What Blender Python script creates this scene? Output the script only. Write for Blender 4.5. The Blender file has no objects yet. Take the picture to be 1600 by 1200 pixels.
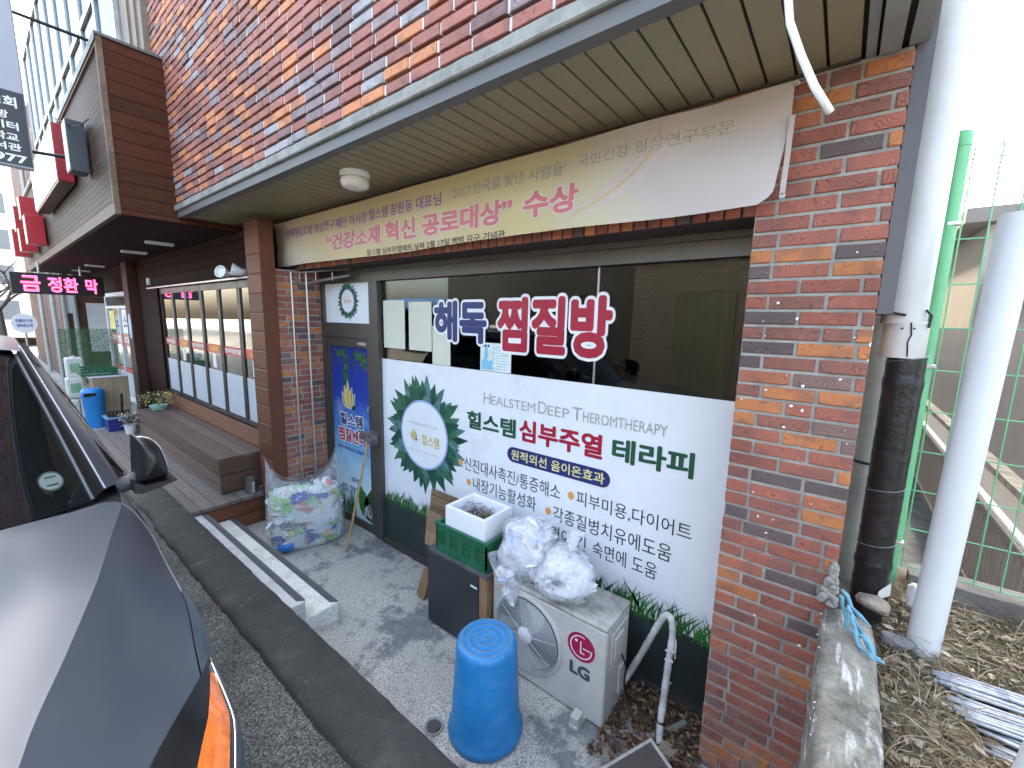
import bpy, bmesh, math, random
from mathutils import Vector, Matrix, noise
rnd = random.Random(7)
scene = bpy.context.scene
COL = scene.collection
# ---------------------------------------------------------------- camera
cam_d = bpy.data.cameras.new("camera")
cam = bpy.data.objects.new("camera", cam_d); COL.objects.link(cam)
cam_d.sensor_width = 36.0; cam_d.sensor_fit = 'HORIZONTAL'; cam_d.lens = 651.2/1600*36
cam_d.clip_start = 0.05; cam_d.clip_end = 1000
R0 = (0.78581667, 0.61807604, 0.02177548)
R1 = (0.11095757, -0.10625769, -0.98812839)
R2 = (-0.60842467, 0.77890392, -0.15207928)
cam.matrix_world = Matrix(((R0[0], -R1[0], -R2[0], 0), (R0[1], -R1[1], -R2[1], 0), (R0[2], -R1[2], -R2[2], 2.385), (0, 0, 0, 1)))
scene.camera = cam
# ---------------------------------------------------------------- sky, sun, exposure
SUN_EL, SUN_AZ = math.radians(42), math.radians(-30)      # azimuth from +Y towards +X
w = bpy.data.worlds.new("World"); scene.world = w; w.use_nodes = True
nt = w.node_tree; nt.nodes.clear()
sky = nt.nodes.new('ShaderNodeTexSky'); sky.sky_type = 'NISHITA'; sky.sun_disc = False
sky.sun_elevation = SUN_EL; sky.sun_rotation = SUN_AZ
sky.air_density = 0.7; sky.dust_density = 6.0; sky.ozone_density = 0.6
bg = nt.nodes.new('ShaderNodeBackground'); bg.inputs[1].default_value = 0.15
wo = nt.nodes.new('ShaderNodeOutputWorld')
tint = nt.nodes.new('ShaderNodeMix'); tint.data_type = 'RGBA'; tint.blend_type = 'MULTIPLY'; tint.inputs[0].default_value = 1; tint.inputs[7].default_value = (1.07, 1.02, .86, 1)
nt.links.new(sky.outputs[0], tint.inputs[6]); nt.links.new(tint.outputs[2], bg.inputs[0]); nt.links.new(bg.outputs[0], wo.inputs[0])
sd = bpy.data.lights.new("sun", 'SUN'); sd.energy = 0.5; sd.angle = math.radians(20); sd.color = (1, .96, .9)
sun = bpy.data.objects.new("sun", sd); COL.objects.link(sun)
dv = Vector((math.sin(SUN_AZ)*math.cos(SUN_EL), math.cos(SUN_AZ)*math.cos(SUN_EL), math.sin(SUN_EL)))
sun.rotation_euler = dv.to_track_quat('Z', 'Y').to_euler()
vs = scene.view_settings
vs.view_transform = 'Standard'; vs.look = 'None'; vs.gamma = 1; vs.exposure = 3.8
try: vs.use_curve_mapping = False
except Exception: pass
scene.cycles.max_bounces = 8; scene.cycles.transparent_max_bounces = 24
scene.cycles.use_denoising = True

# ---------------------------------------------------------------- helpers
ORG = {}
class MB:
    def __init__(s): s.v = []; s.f = []; s.m = []; s.marks = []; s.nosplit = False
    def add(s, vs, fs, mi=0):
        b = len(s.v); s.v += [tuple(p) for p in vs]
        for f in fs: s.f.append(tuple(b+i for i in f)); s.m.append(mi)
    def box(s, x0, x1, y0, y1, z0, z1, mi=0):
        s.add([(x0,y0,z0),(x1,y0,z0),(x1,y1,z0),(x0,y1,z0),(x0,y0,z1),(x1,y0,z1),(x1,y1,z1),(x0,y1,z1)],
              [(0,3,2,1),(4,5,6,7),(0,1,5,4),(1,2,6,5),(2,3,7,6),(3,0,4,7)], mi)
    def cbox(s, x0, x1, y0, y1, z0, z1, c=.004, mi=0, M=None):
        """box with chamfered edges"""
        bm = bmesh.new(); bmesh.ops.create_cube(bm, size=1)
        for v in bm.verts: v.co = Vector(((x0+x1)/2+v.co.x*(x1-x0), (y0+y1)/2+v.co.y*(y1-y0), (z0+z1)/2+v.co.z*(z1-z0)))
        bmesh.ops.bevel(bm, geom=bm.edges[:], offset=c, segments=2, affect='EDGES', profile=.5)
        bm.verts.index_update()
        vs = [(M @ v.co if M else v.co) for v in bm.verts]
        s.add(vs, [[v.index for v in f.verts] for f in bm.faces], mi); bm.free()
    def obox(s, M, sx, sy, sz, mi=0, c=0.0):
        """oriented box centred at M"""
        if c > 0: s.cbox(-sx/2, sx/2, -sy/2, sy/2, -sz/2, sz/2, c, mi, M); return
        n = len(s.v); s.box(-sx/2, sx/2, -sy/2, sy/2, -sz/2, sz/2, mi)
        for i in range(n, len(s.v)): s.v[i] = tuple(M @ Vector(s.v[i]))
    def poly(s, pts, mi=0): s.add(pts, [tuple(range(len(pts)))], mi)
    def prism(s, pts, d, mi=0):
        n = len(pts); d = Vector(d); q = [tuple(Vector(p)+d) for p in pts]
        s.add(list(pts)+q, [tuple(range(n)), tuple(reversed(range(n, 2*n)))]+[(i, i+n, (i+1) % n+n, (i+1) % n) for i in range(n)], mi)
    def tube(s, path, r, n=10, mi=0, cap=True):
        P = [Vector(p) for p in path]; rs = r if isinstance(r, (list, tuple)) else [r]*len(P)
        vs = []; up = None
        for i, p in enumerate(P):
            t = (P[min(i+1, len(P)-1)]-P[max(i-1, 0)]).normalized()
            if up is None: up = Vector((0,0,1)) if abs(t.z) < .9 else Vector((1,0,0))
            a = t.cross(up).normalized(); up = a.cross(t).normalized()
            for k in range(n):
                g = 2*math.pi*k/n; vs.append(p+(a*math.cos(g)+up*math.sin(g))*rs[i])
        fs = []
        for i in range(len(P)-1):
            for k in range(n): fs.append((i*n+k, i*n+(k+1) % n, (i+1)*n+(k+1) % n, (i+1)*n+k))
        if cap: fs += [tuple(reversed(range(n))), tuple(range((len(P)-1)*n, len(P)*n))]
        s.add(vs, fs, mi)
    def lathe(s, prof, c, n=40, mi=0, M=None):
        vs = []
        for r, z in prof:
            for k in range(n):
                g = 2*math.pi*k/n; p = Vector((r*math.cos(g), r*math.sin(g), z))
                vs.append((M @ p) if M else (p+Vector(c)))
        fs = [(i*n+k, i*n+(k+1) % n, (i+1)*n+(k+1) % n, (i+1)*n+k) for i in range(len(prof)-1) for k in range(n)]
        s.add(vs, fs, mi)
    def grid(s, rows, mi=0, closed=False):
        nr = len(rows); nc = len(rows[0]); vs = [p for r in rows for p in r]
        fs = [(i*nc+j, i*nc+(j+1) % nc, (i+1)*nc+(j+1) % nc, (i+1)*nc+j) for i in range(nr-1) for j in range(nc if closed else nc-1)]
        s.add(vs, fs, mi)
    def build(s, name, mats, parent=None, smooth=False, auto=None):
        if name == 'lettering' and len(s.marks) > 1 and not s.nosplit and s.marks[0] == (0, 0):
            o = None; ends = s.marks[1:]+[(len(s.v), len(s.f))]
            for (v0, f0), (v1, f1) in zip(s.marks, ends):
                t = MB(); t.v = s.v[v0:v1]; t.f = [tuple(i-v0 for i in f) for f in s.f[f0:f1]]; t.m = s.m[f0:f1]; o = t.build(name, mats, parent, smooth, auto)
            return o
        me = bpy.data.meshes.new(name)
        o0 = ORG.get(parent.name, Vector()) if parent else Vector()
        me.from_pydata([tuple(Vector(p)-o0) for p in s.v], [], s.f)
        if not isinstance(mats, (list, tuple)): mats = [mats]
        for m in mats: me.materials.append(m)
        me.polygons.foreach_set('material_index', s.m)
        if smooth: me.polygons.foreach_set('use_smooth', [True]*len(me.polygons))
        me.update()
        o = bpy.data.objects.new(name, me); COL.objects.link(o)
        if parent: o.parent = parent
        ORG[o.name] = o0
        if auto is not None:
            try: me.set_sharp_from_angle(angle=math.radians(auto))
            except Exception: pass
        return o
def tag(o, label=None, cat=None, group=None, kind=None):
    if label: o['label'] = label
    if cat: o['category'] = cat
    if group: o['group'] = group
    if kind: o['kind'] = kind
    return o
def thing(name, label, cat, loc, group=None):
    o = bpy.data.objects.new(name, None); COL.objects.link(o); o.location = loc; o.empty_display_size = .1
    ORG[o.name] = Vector(loc); return tag(o, label, cat, group)
def copy_tree(o, d, parent=None):
    c = o.copy(); COL.objects.link(c)
    if parent: c.parent = parent
    else: c.location = Vector(o.location)+Vector(d)
    for ch in list(o.children): copy_tree(ch, d, c)
    return c

# ---------------------------------------------------------------- materials
class NT:
    def __init__(s, name):
        s.mat = bpy.data.materials.new(name); s.mat.use_nodes = True; s.t = s.mat.node_tree
        s.p = s.t.nodes['Principled BSDF']; s.out = s.t.nodes['Material Output']
    def n(s, typ, **kw):
        nd = s.t.nodes.new('ShaderNode'+typ)
        for k, v in kw.items():
            if k in nd.inputs: 
                nd.inputs[k].default_value = v
            else: setattr(nd, k, v)
        return nd
    def l(s, a, b): s.t.links.new(a, b)
    def geo(s): return s.n('NewGeometry')
    def noise(s, scale, detail=4, vec=None, rough=.6):
        nd = s.n('TexNoise'); nd.inputs['Scale'].default_value = scale; nd.inputs['Detail'].default_value = detail; nd.inputs['Roughness'].default_value = rough
        s.l(vec if vec else s.geo().outputs['Position'], nd.inputs['Vector']); return nd
    def ramp(s, fac, stops, interp='LINEAR'):
        r = s.n('ValToRGB'); e = r.color_ramp; e.interpolation = interp
        while len(e.elements) < len(stops): e.elements.new(.5)
        for el, (p, c) in zip(e.elements, stops):
            el.position = p; el.color = (c, c, c, 1) if isinstance(c, (int, float)) else (*c, 1)
        s.l(fac, r.inputs[0]); return r
    def mix(s, fac, a, b, mode='MIX'):
        m = s.n('Mix', data_type='RGBA', blend_type=mode)
        for sock, v in ((m.inputs[0], fac), (m.inputs[6], a), (m.inputs[7], b)):
            if hasattr(v, 'links'): s.l(v, sock)
            elif isinstance(v, (int, float)): sock.default_value = v if sock == m.inputs[0] else (v, v, v, 1)
            else: sock.default_value = (*v, 1)
        return m.outputs[2]
    def bump(s, h, strength=.3, dist=.01, prev=None):
        b = s.n('Bump'); b.inputs['Strength'].default_value = strength; b.inputs['Distance'].default_value = dist
        s.l(h, b.inputs['Height']); s.l(b.outputs[0], s.p.inputs['Normal'])
        if prev: s.l(prev, b.inputs['Normal'])
        return b.outputs[0]
def kerbmat():
    k = NT('dark_concrete'); n1 = k.noise(4, 8, None, .7); n2 = k.noise(90, 4); n3 = k.noise(1.3, 9, None, .62)
    c = k.ramp(n1.outputs[0], [(.3, (.022,.023,.0205)), (.55, (.041,.042,.038)), (.75, (.08,.079,.07))]).outputs[0]
    c = k.mix(k.ramp(n2.outputs[0], [(.62, 0.), (.72, .55)]).outputs[0], c, (.20,.195,.175))
    cr_ = k.ramp(n3.outputs[0], [(.497, 0.), (.4995, .8), (.5005, .8), (.503, 0.)]); sp = k.noise(2.1, 2); g = k.n('Math', operation='MULTIPLY'); k.l(cr_.outputs[0], g.inputs[0]); k.l(k.ramp(sp.outputs[0], [(.5, 0.), (.58, 1.)]).outputs[0], g.inputs[1])
    c = k.mix(g.outputs[0], c, (.25,.24,.21)); k.l(c, k.p.inputs['Base Color']); k.p.inputs['Roughness'].default_value = .8
    k.bump(n2.outputs[0], .35, .006, k.bump(n1.outputs[0], .5, .015)); return k.mat
def pm(name, col, rough=.6, var=.18, scale=8, bump=0., bscale=60, metal=0., coat=0., dirt=None, dscale=3, damt=.5, streak=None, spec=None):
    k = NT(name); k.p.inputs['Roughness'].default_value = rough; k.p.inputs['Metallic'].default_value = metal
    if coat: k.p.inputs['Coat Weight'].default_value = coat; k.p.inputs['Coat Roughness'].default_value = .04
    if spec is not None: k.p.inputs['Specular IOR Level'].default_value = spec
    vec = k.geo().outputs['Position']
    if streak:
        mp = k.n('Mapping'); mp.inputs['Scale'].default_value = streak; k.l(vec, mp.inputs[0]); vec = mp.outputs[0]
    ns = k.noise(scale, 6, vec, .65)
    lo = tuple(c*(1-var) for c in col); hi = tuple(min(1, c*(1+var)) for c in col)
    c = k.ramp(ns.outputs[0], [(.3, lo), (.7, hi)]).outputs[0]
    if dirt:
        d = k.noise(dscale, 8, None, .7); f = k.ramp(d.outputs[0], [(.45, 0.), (.68, damt)])
        c = k.mix(f.outputs[0], c, dirt)
    k.l(c, k.p.inputs['Base Color'])
    rr = k.ramp(ns.outputs[0], [(.3, max(0, rough-.08)), (.7, min(1, rough+.08))]); k.l(rr.outputs[0], k.p.inputs['Roughness'])
    if bump: k.bump(k.noise(bscale, 5).outputs[0], bump)
    return k.mat
def wood(name, col, axis='X', board=.1, rough=.5, gap=True, across='Z', dark=.35, var=.35, off=0.):
    """boards running along `axis`, stacked along `across`"""
    k = NT(name); pos = k.geo().outputs['Position']; sp = k.n('SeparateXYZ'); k.l(pos, sp.inputs[0])
    d = k.n('Math', operation='MULTIPLY_ADD'); k.l(sp.outputs[across], d.inputs[0]); d.inputs[1].default_value = 1/board; d.inputs[2].default_value = off
    fl = k.n('Math', operation='FLOOR'); k.l(d.outputs[0], fl.inputs[0]); fr = k.n('Math', operation='FRACT'); k.l(d.outputs[0], fr.inputs[0])
    wn = k.n('TexWhiteNoise', noise_dimensions='1D'); k.l(fl.outputs[0], wn.inputs['W'])
    mp = k.n('Mapping'); sc = {'X': (2, 30, 30), 'Y': (30, 2, 30), 'Z': (30, 30, 2)}[axis]; mp.inputs['Scale'].default_value = sc
    k.l(pos, mp.inputs[0]); ad = k.n('VectorMath', operation='ADD'); k.l(mp.outputs[0], ad.inputs[0]); k.l(wn.outputs['Color'], ad.inputs[1])
    ns = k.noise(1.5, 8, ad.outputs[0], .7)
    c = k.ramp(ns.outputs[0], [(.25, tuple(x*(1-var) for x in col)), (.75, tuple(x*(1+var) for x in col))]).outputs[0]
    bv = k.ramp(wn.outputs['Value'], [(0, .72), (1, 1.12)]).outputs[0]; c = k.mix(1., c, bv, 'MULTIPLY')
    if gap:
        g = k.ramp(fr.outputs[0], [(0, 1.), (.05, 0.), (.95, 0.), (1, 1.)]); c = k.mix(g.outputs[0], c, tuple(x*dark for x in col))
        gb = k.ramp(fr.outputs[0], [(0, 0.), (.06, 1.), (.94, 1.), (1, 0.)])
        b1 = k.bump(gb.outputs[0], .8, .006)
        k.bump(ns.outputs[0], .15, .004, b1)
    k.l(c, k.p.inputs['Base Color']); k.p.inputs['Roughness'].default_value = rough; k.p.inputs['Specular IOR Level'].default_value = .14
    return k.mat
def brick_mat(name, stops, groove=.55, mort=None):
    k = NT(name); g = k.geo()
    isl = g.outputs['Random Per Island']
    c = k.ramp(isl, stops, 'CONSTANT').outputs[0]
    m2 = k.n('Math', operation='MULTIPLY'); k.l(isl, m2.inputs[0]); m2.inputs[1].default_value = 97.3
    cv = k.n('CombineXYZ'); 
    for i in range(3): k.l(m2.outputs[0], cv.inputs[i])
    ad = k.n('VectorMath', operation='ADD'); k.l(g.outputs['Position'], ad.inputs[0]); k.l(cv.outputs[0], ad.inputs[1])
    # second tone at one end / patch of each brick
    pn = k.noise(9, 3, ad.outputs[0]); pf = k.ramp(pn.outputs[0], [(.5, 0.), (.62, .75)])
    tone = k.mix(pf.outputs[0], c, k.mix(.55, c, (.13, .085, .085)))
    big = k.noise(2.2, 5); tone = k.mix(1., tone, k.ramp(big.outputs[0], [(.3, .78), (.7, 1.15)]).outputs[0], 'MULTIPLY')
    wv = k.n('TexNoise'); wv.inputs['Scale'].default_value = 9; wv.inputs['Detail'].default_value = 1; k.l(ad.outputs[0], wv.inputs['Vector'])
    sn = k.n('Math', operation='MULTIPLY'); k.l(wv.outputs[0], sn.inputs[0]); sn.inputs[1].default_value = 95
    si = k.n('Math', operation='SINE'); k.l(sn.outputs[0], si.inputs[0])
    ab = k.n('Math', operation='ABSOLUTE'); k.l(si.outputs[0], ab.inputs[0])
    lf = k.ramp(ab.outputs[0], [(.1, groove), (.45, 0.)])
    dark = k.mix(1., tone, (.3, .25, .25), 'MULTIPLY')
    tone = k.mix(lf.outputs[0], tone, dark)
    zz = k.n('SeparateXYZ'); k.l(g.outputs['Position'], zz.inputs[0]); mz = k.n('MapRange'); k.l(zz.outputs[2], mz.inputs[0]); mz.inputs[1].default_value = 1.35; mz.inputs[2].default_value = .3
    sm = k.n('Math', operation='MULTIPLY'); k.l(k.ramp(k.noise(7, 7, None, .72).outputs[0], [(.48, 0.), (.64, .7)]).outputs[0], sm.inputs[0]); k.l(mz.outputs[0], sm.inputs[1]); tone = k.mix(sm.outputs[0], tone, (.24,.21,.19))
    k.l(tone, k.p.inputs['Base Color']); k.p.inputs['Roughness'].default_value = .62; k.p.inputs['Specular IOR Level'].default_value = .3
    fine = k.noise(180, 3)
    b = k.bump(k.ramp(ab.outputs[0], [(.05, 0.), (.5, 1.)]).outputs[0], .45, .003)
    k.bump(fine.outputs[0], .2, .002, b)
    return k.mat
def glass_mat(name, tint=(.55, .6, .6), ior=1.5, rough=.0, boost=1.0, gcol=(1, 1, 1)):
    k = NT(name); t = k.t; t.nodes.remove(k.p)
    tr = k.n('BsdfTransparent'); tr.inputs[0].default_value = (*tint, 1)
    gl = k.n('BsdfGlossy'); gl.inputs['Roughness'].default_value = rough; gl.inputs[0].default_value = (*gcol, 1)
    fr = k.n('Fresnel'); fr.inputs[0].default_value = ior
    mu = k.n('Math', operation='MULTIPLY', use_clamp=True); k.l(fr.outputs[0], mu.inputs[0]); mu.inputs[1].default_value = boost
    mx = k.n('MixShader'); k.l(mu.outputs[0], mx.inputs[0]); k.l(tr.outputs[0], mx.inputs[1]); k.l(gl.outputs[0], mx.inputs[2]); k.l(mx.outputs[0], k.out.inputs[0])
    return k.mat
def film_mat(name, lo=.1, hi=.55, col=(.85, .88, .9), scale=9):
    k = NT(name)
    k.p.inputs['Base Color'].default_value = (*col, 1); k.p.inputs['Roughness'].default_value = .22
    tr = k.n('BsdfTransparent'); tr.inputs[0].default_value = (.97, .98, .98, 1)
    ns = k.noise(scale, 4); ns.inputs['Distortion'].default_value = 2.0
    f = k.ramp(ns.outputs[0], [(.35, lo), (.62, hi)])
    k.bump(k.noise(22, 4).outputs[0], .5, .02)
    mx = k.n('MixShader'); k.l(f.outputs[0], mx.inputs[0]); k.l(tr.outputs[0], mx.inputs[1]); k.l(k.p.outputs[0], mx.inputs[2]); k.l(mx.outputs[0], k.out.inputs[0])
    return k.mat
def island_mat(name, stops, rough=.6, var=.25, nscale=25):
    k = NT(name); g = k.geo(); c = k.ramp(g.outputs['Random Per Island'], stops, 'CONSTANT').outputs[0]
    ns = k.noise(nscale, 5); c = k.mix(1., c, k.ramp(ns.outputs[0], [(.3, 1-var), (.7, 1+var*.6)]).outputs[0], 'MULTIPLY')
    k.l(c, k.p.inputs['Base Color']); k.p.inputs['Roughness'].default_value = rough
    return k.mat
def emis(name, col, st):
    k = NT(name); k.p.inputs['Base Color'].default_value = (*col, 1); k.p.inputs['Emission Color'].default_value = (*col, 1); k.p.inputs['Emission Strength'].default_value = st
    return k.mat
M = {}
RED, ORG_, DRK, MID, PUR, GRY = (.30,.065,.045), (.52,.15,.04), (.075,.05,.055), (.21,.06,.045), (.15,.085,.085), (.3,.3,.33)
M['brick'] = brick_mat('red_brick', [(0, (.36,.125,.085)), (.33, (.31,.105,.072)), (.5, (.27,.11,.082)), (.66, (.50,.19,.075)), (.80, (.13,.095,.092)), (.88, (.42,.15,.085)), (.95, (.22,.135,.115))])
M['brick_up'] = brick_mat('skylit_weathered_brick', [(0, (.40,.155,.12)), (.32, (.33,.135,.11)), (.50, (.60,.24,.11)), (.74, (.30,.23,.24)), (.84, (.37,.355,.38)), (.92, (.22,.13,.125))], .6)  # paler mix: efflorescence, plus brightness from the open sky put into the colour
M['mortar'] = pm('mortar', (.34,.33,.30), .9, .25, 15, .3, 90, dirt=(.15,.14,.13), damt=.6)
M['mortar_pale'] = pm('pale_mortar', (.62,.6,.58), .9, .15, 15, .3, 90)
M['mortar_shade'] = pm('shaded_mortar', (.05,.035,.035), .95, .3, 15, .3, 90)  # near-black colour stands in for shade in deep joints and under the lintel
M['conc'] = pm('concrete', (.33,.33,.31), .9, .3, 6, .35, 60, dirt=(.12,.12,.115), dscale=2.2, damt=.8)
M['kerb'] = kerbmat()
M['fascia'] = pm('grey_painted_metal', (.105,.11,.112), .5, .1, 4, .05, 40, dirt=(.16,.15,.13), dscale=3, damt=.5)
M['flash'] = pm('grey_flashing', (.27,.27,.245), .7, .2, 8, .1, 60, dirt=(.1,.1,.09), dscale=9, damt=.6)
M['soffit'] = pm('olive_soffit', (.26,.225,.14), .5, .1, 3, 0, dirt=(.3,.28,.2), dscale=2, damt=.35)
M['soffit_grey'] = pm('grey_soffit', (.26,.27,.27), .5, .1, 3, 0, dirt=(.15,.15,.14), dscale=4, damt=.4)
M['dark'] = pm('black_void', (.012,.012,.013), .8, .2, 3)
M['alu'] = pm('aged_aluminium', (.11,.102,.09), .42, .15, 5, .04, 80, metal=.55, dirt=(.1,.09,.08), dscale=4, damt=.5)
M['alu_light'] = pm('silver_aluminium', (.5,.5,.5), .35, .1, 5, .02, 80, metal=.8)
M['chrome'] = pm('chrome', (.8,.8,.8), .12, .05, 5, metal=1.)
M['white'] = pm('white_paint', (.78,.79,.8), .5, .05, 4)
M['board'] = pm('white_film', (.76,.79,.82), .32, .03, 2, dirt=(.6,.63,.66), dscale=1.2, damt=.4)
M['paper'] = pm('white_paper', (.75,.77,.74), .8, .06, 5)
M['paper_y'] = pm('old_paper', (.62,.62,.52), .8, .06, 5)
M['navy'] = pm('navy_print', (.022,.03,.14), .4, .08)
M['crimson'] = pm('crimson_print', (.36,.012,.04), .4, .08)
M['dgreen'] = pm('green_print', (.015,.085,.045), .4, .1)
M['ink'] = pm('black_print', (.03,.03,.04), .5, .1)
M['gold'] = pm('gold_print', (.6,.43,.07), .4, .12)
M['olive'] = pm('olive_print', (.36,.33,.05), .4, .12)
M['orange'] = pm('orange_print', (.75,.32,.09), .5, .05)
M['pinkred'] = pm('faded_pink_print', (.55,.16,.2), .6, .12, 6)
M['purple'] = pm('faded_purple_print', (.25,.14,.33), .6, .15, 6)
M['greyink'] = pm('faded_grey_print', (.34,.34,.33), .6, .15, 6)
M['wood_red'] = wood('red_brown_cladding', (.075,.024,.012), 'Y', .13, .5)
M['wood_redx'] = wood('red_brown_cladding_long', (.022,.0055,.0025), 'X', .13, .8)
M['wood_fascia'] = wood('weathered_fascia_boards', (.055,.034,.022), 'X', .06, .6, dark=.6, var=.3)
M['wood_col'] = wood('column_wood', (.17,.062,.036), 'Z', .24, .4, across='Z', dark=.7, gap=True)
M['wood_dark'] = pm('dark_red_timber', (.05,.015,.008), .7, .25, 8, .08, 60)
M['wood_under'] = pm('dark_soffit_timber', (.05,.018,.014), .35, .3, 6)
M['wood_trim'] = wood('trim_wood', (.17,.12,.09), 'X', .3, .6, gap=False)
M['deck'] = wood('grey_deck_boards', (.19,.165,.15), 'X', .125, .6, across='Y', dark=.3, var=.25)
M['deck_end'] = wood('deck_end_boards', (.21,.085,.045), 'Y', .15, .5, dark=.35)
M['bench'] = wood('bench_boards', (.15,.105,.085), 'X', .135, .5, dark=.35, across='Y', var=.3, off=.2)
M['bench_side'] = wood('bench_side_boards', (.15,.11,.088), 'X', .14, .55, dark=.4, var=.3)
M['bench_end'] = wood('bench_end_boards', (.115,.068,.05), 'Y', .21, .5, dark=.4, var=.3, off=.3)
M['sillwood'] = wood('sill_boards', (.27,.13,.08), 'X', .5, .5, gap=False)
M['glass'] = glass_mat('shop_glass', (.40,.43,.43), 1.5, 0, .85)
M['glass_sky'] = glass_mat('reflective_glass', (.16,.19,.2), 2.0, 0, 1.2, (.36, .42, .47))
M['glass_rest'] = glass_mat('window_glass', (.5,.52,.52), 1.75, 0, 1.8)
M['black'] = pm('black_plastic', (.009,.0095,.011), .45, .2, 10)
M['frame_dark'] = pm('dark_frame', (.014,.014,.015), .4, .2, 10)
M['red'] = pm('red_paint', (.42,.02,.03), .35, .1, 6)
M['grass_print'] = island_mat('grass_print', [(0,(.02,.1,.02)),(.3,(.05,.19,.03)),(.6,(.025,.13,.04)),(.8,(.012,.06,.015))], .4)
M['leaf_print'] = island_mat('leaf_print', [(0,(.02,.105,.06)),(.3,(.035,.15,.08)),(.55,(.012,.07,.05)),(.75,(.09,.22,.2))], .4, .5, 14)
M['band_print'] = pm('dark_green_print', (.03,.042,.042), .4, .35, 2.2)
M['mark'] = pm('dirt_mark', (.45,.47,.5), .6)
def text_mesh(s, off=0.0, res=3):
    c = bpy.data.curves.new('text', 'FONT'); c.body = s; c.size = 1; c.offset = off; c.resolution_u = res
    o = bpy.data.objects.new('text', c); COL.objects.link(o)
    dg = bpy.context.evaluated_depsgraph_get(); me = bpy.data.meshes.new_from_object(o.evaluated_get(dg))
    vs = [(v.co.x, v.co.y) for v in me.vertices]; fs = [tuple(p.vertices) for p in me.polygons]
    bpy.data.objects.remove(o); bpy.data.curves.remove(c); bpy.data.meshes.remove(me)
    return vs, fs
def put_text(mb, s, u0, u1, v0, v1, fn, mi=0, off=0., dv=0., ref_off=None):
    """text fitted into the rectangle u0..u1 x v0..v1, mapped to 3-D by fn(u, v); off = extra stroke weight in ems"""
    vs, fs = text_mesh(s, 0.); mb.marks.append((len(mb.v), len(mb.f)))
    ro = off if ref_off is None else ref_off
    a0, a1 = min(p[0] for p in vs)-ro, max(p[0] for p in vs)+ro; b0, b1 = min(p[1] for p in vs)-ro, max(p[1] for p in vs)+ro
    su = (u1-u0)/(a1-a0); sv = (v1-v0)/(b1-b0)
    n = 0 if off < .008 else (6 if off < .03 else (10 if off < .06 else 16))
    e = 1e-3; c = Vector(fn(u0, v0)); nrm = (Vector(fn(u0+e, v0))-c).cross(Vector(fn(u0, v0+e))-c).normalized()
    fx_ = [sum(vs[i][0] for i in f)/len(f) for f in fs]; order = sorted(range(len(fs)), key=lambda i: min(vs[j][0] for j in fs[i])); grp = {}; g = 0; xm = None
    for i in order:
        lo = min(vs[j][0] for j in fs[i]); hi = max(vs[j][0] for j in fs[i])
        if xm is not None and lo-xm > .2: g += 1
        xm = hi if xm is None else max(xm, hi); grp[i] = g
    for gi in range(g+1):
      if gi: mb.marks.append((len(mb.v), len(mb.f)))
      for q in range(n+1):
        dx, dy = (0, 0) if q == 0 else (off*math.cos(6.28318*q/n), off*math.sin(6.28318*q/n)); o = nrm*(.00003*q)
        out = []
        for a, b in vs:
            u = u0+(a+dx-a0)*su; v = v0+(b+dy-b0)*sv+dv*(u-u0)/(u1-u0)
            out.append(tuple(Vector(fn(u, v))+o))
        sel = [fs[i] for i in range(len(fs)) if grp[i] == gi]; used = sorted({j for f in sel for j in f}); mp = {j: k_ for k_, j in enumerate(used)}
        mb.add([out[j] for j in used], [tuple(mp[j] for j in f) for f in sel], mi)
def ellipse(cx, cz, rx, rz, n=40): return [(cx+rx*math.cos(2*math.pi*i/n), cz+rz*math.sin(2*math.pi*i/n)) for i in range(n)]
def brick_box(mb, o, ux, uy, l, h, d, c=.003, mi=0):
    """one brick: front face lower-left corner o, along ux (length l), up z (height h), going back along uy (depth d)"""
    o = Vector(o); ux = Vector(ux); uy = Vector(uy); z = Vector((0,0,1))
    P = []
    for (a, b, e) in ((0,0,c),(l,0,c),(l,h,c),(0,h,c)): P.append(o+ux*a+z*b+uy*e)
    for (a, b) in ((c,c),(l-c,c),(l-c,h-c),(c,h-c)): P.append(o+ux*a+z*b)
    for (a, b) in ((0,0),(l,0),(l,h),(0,h)): P.append(o+ux*a+z*b+uy*d)
    mb.add(P, [(4,5,6,7),(0,1,5,4),(1,2,6,5),(2,3,7,6),(3,0,4,7),(8,9,1,0),(9,10,2,1),(10,11,3,2),(11,8,0,3)], mi)
# ================================================================ ground
def fY(y): return lambda u, v: (u, y, v)
def struct(o): return tag(o, kind='structure')
b = MB(); b.box(-250, 250, -250, 250, -.6, -.5); struct(b.build('ground', M['conc']))
k = NT('asphalt'); vo = k.n('TexVoronoi'); vo.inputs['Scale'].default_value = 150; k.l(k.geo().outputs['Position'], vo.inputs['Vector'])
c1 = k.ramp(vo.outputs['Color'], [(.2, (.045,.047,.042)), (.55, (.13,.135,.12)), (.9, (.30,.30,.27))]).outputs[0]
c1 = k.mix(1., c1, k.ramp(k.noise(3, 5).outputs[0], [(.35, .6), (.65, 1.1)]).outputs[0], 'MULTIPLY')
k.l(c1, k.p.inputs['Base Color']); k.p.inputs['Roughness'].default_value = .85
k.bump(vo.outputs['Distance'], .7, .008); M['asphalt'] = k.mat
def rough_sheet(name, x0, x1, y0, y1, z, m, step=.08, amp=.006, fr=5.0, zf=None):
    nx, ny = max(2, int((x1-x0)/step)), max(2, int((y1-y0)/step)); rows = []
    for i in range(nx+1):
        r = []
        for j in range(ny+1):
            x = x0+(x1-x0)*i/nx; y = y0+(y1-y0)*j/ny
            h = z+amp*noise.noise(Vector((x*fr, y*fr, 3.1)))+(zf(x, y) if zf else 0)
            r.append((x, y, h))
        rows.append(r)
    b = MB(); b.grid(rows); return b.build(name, m, smooth=True)
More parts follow.
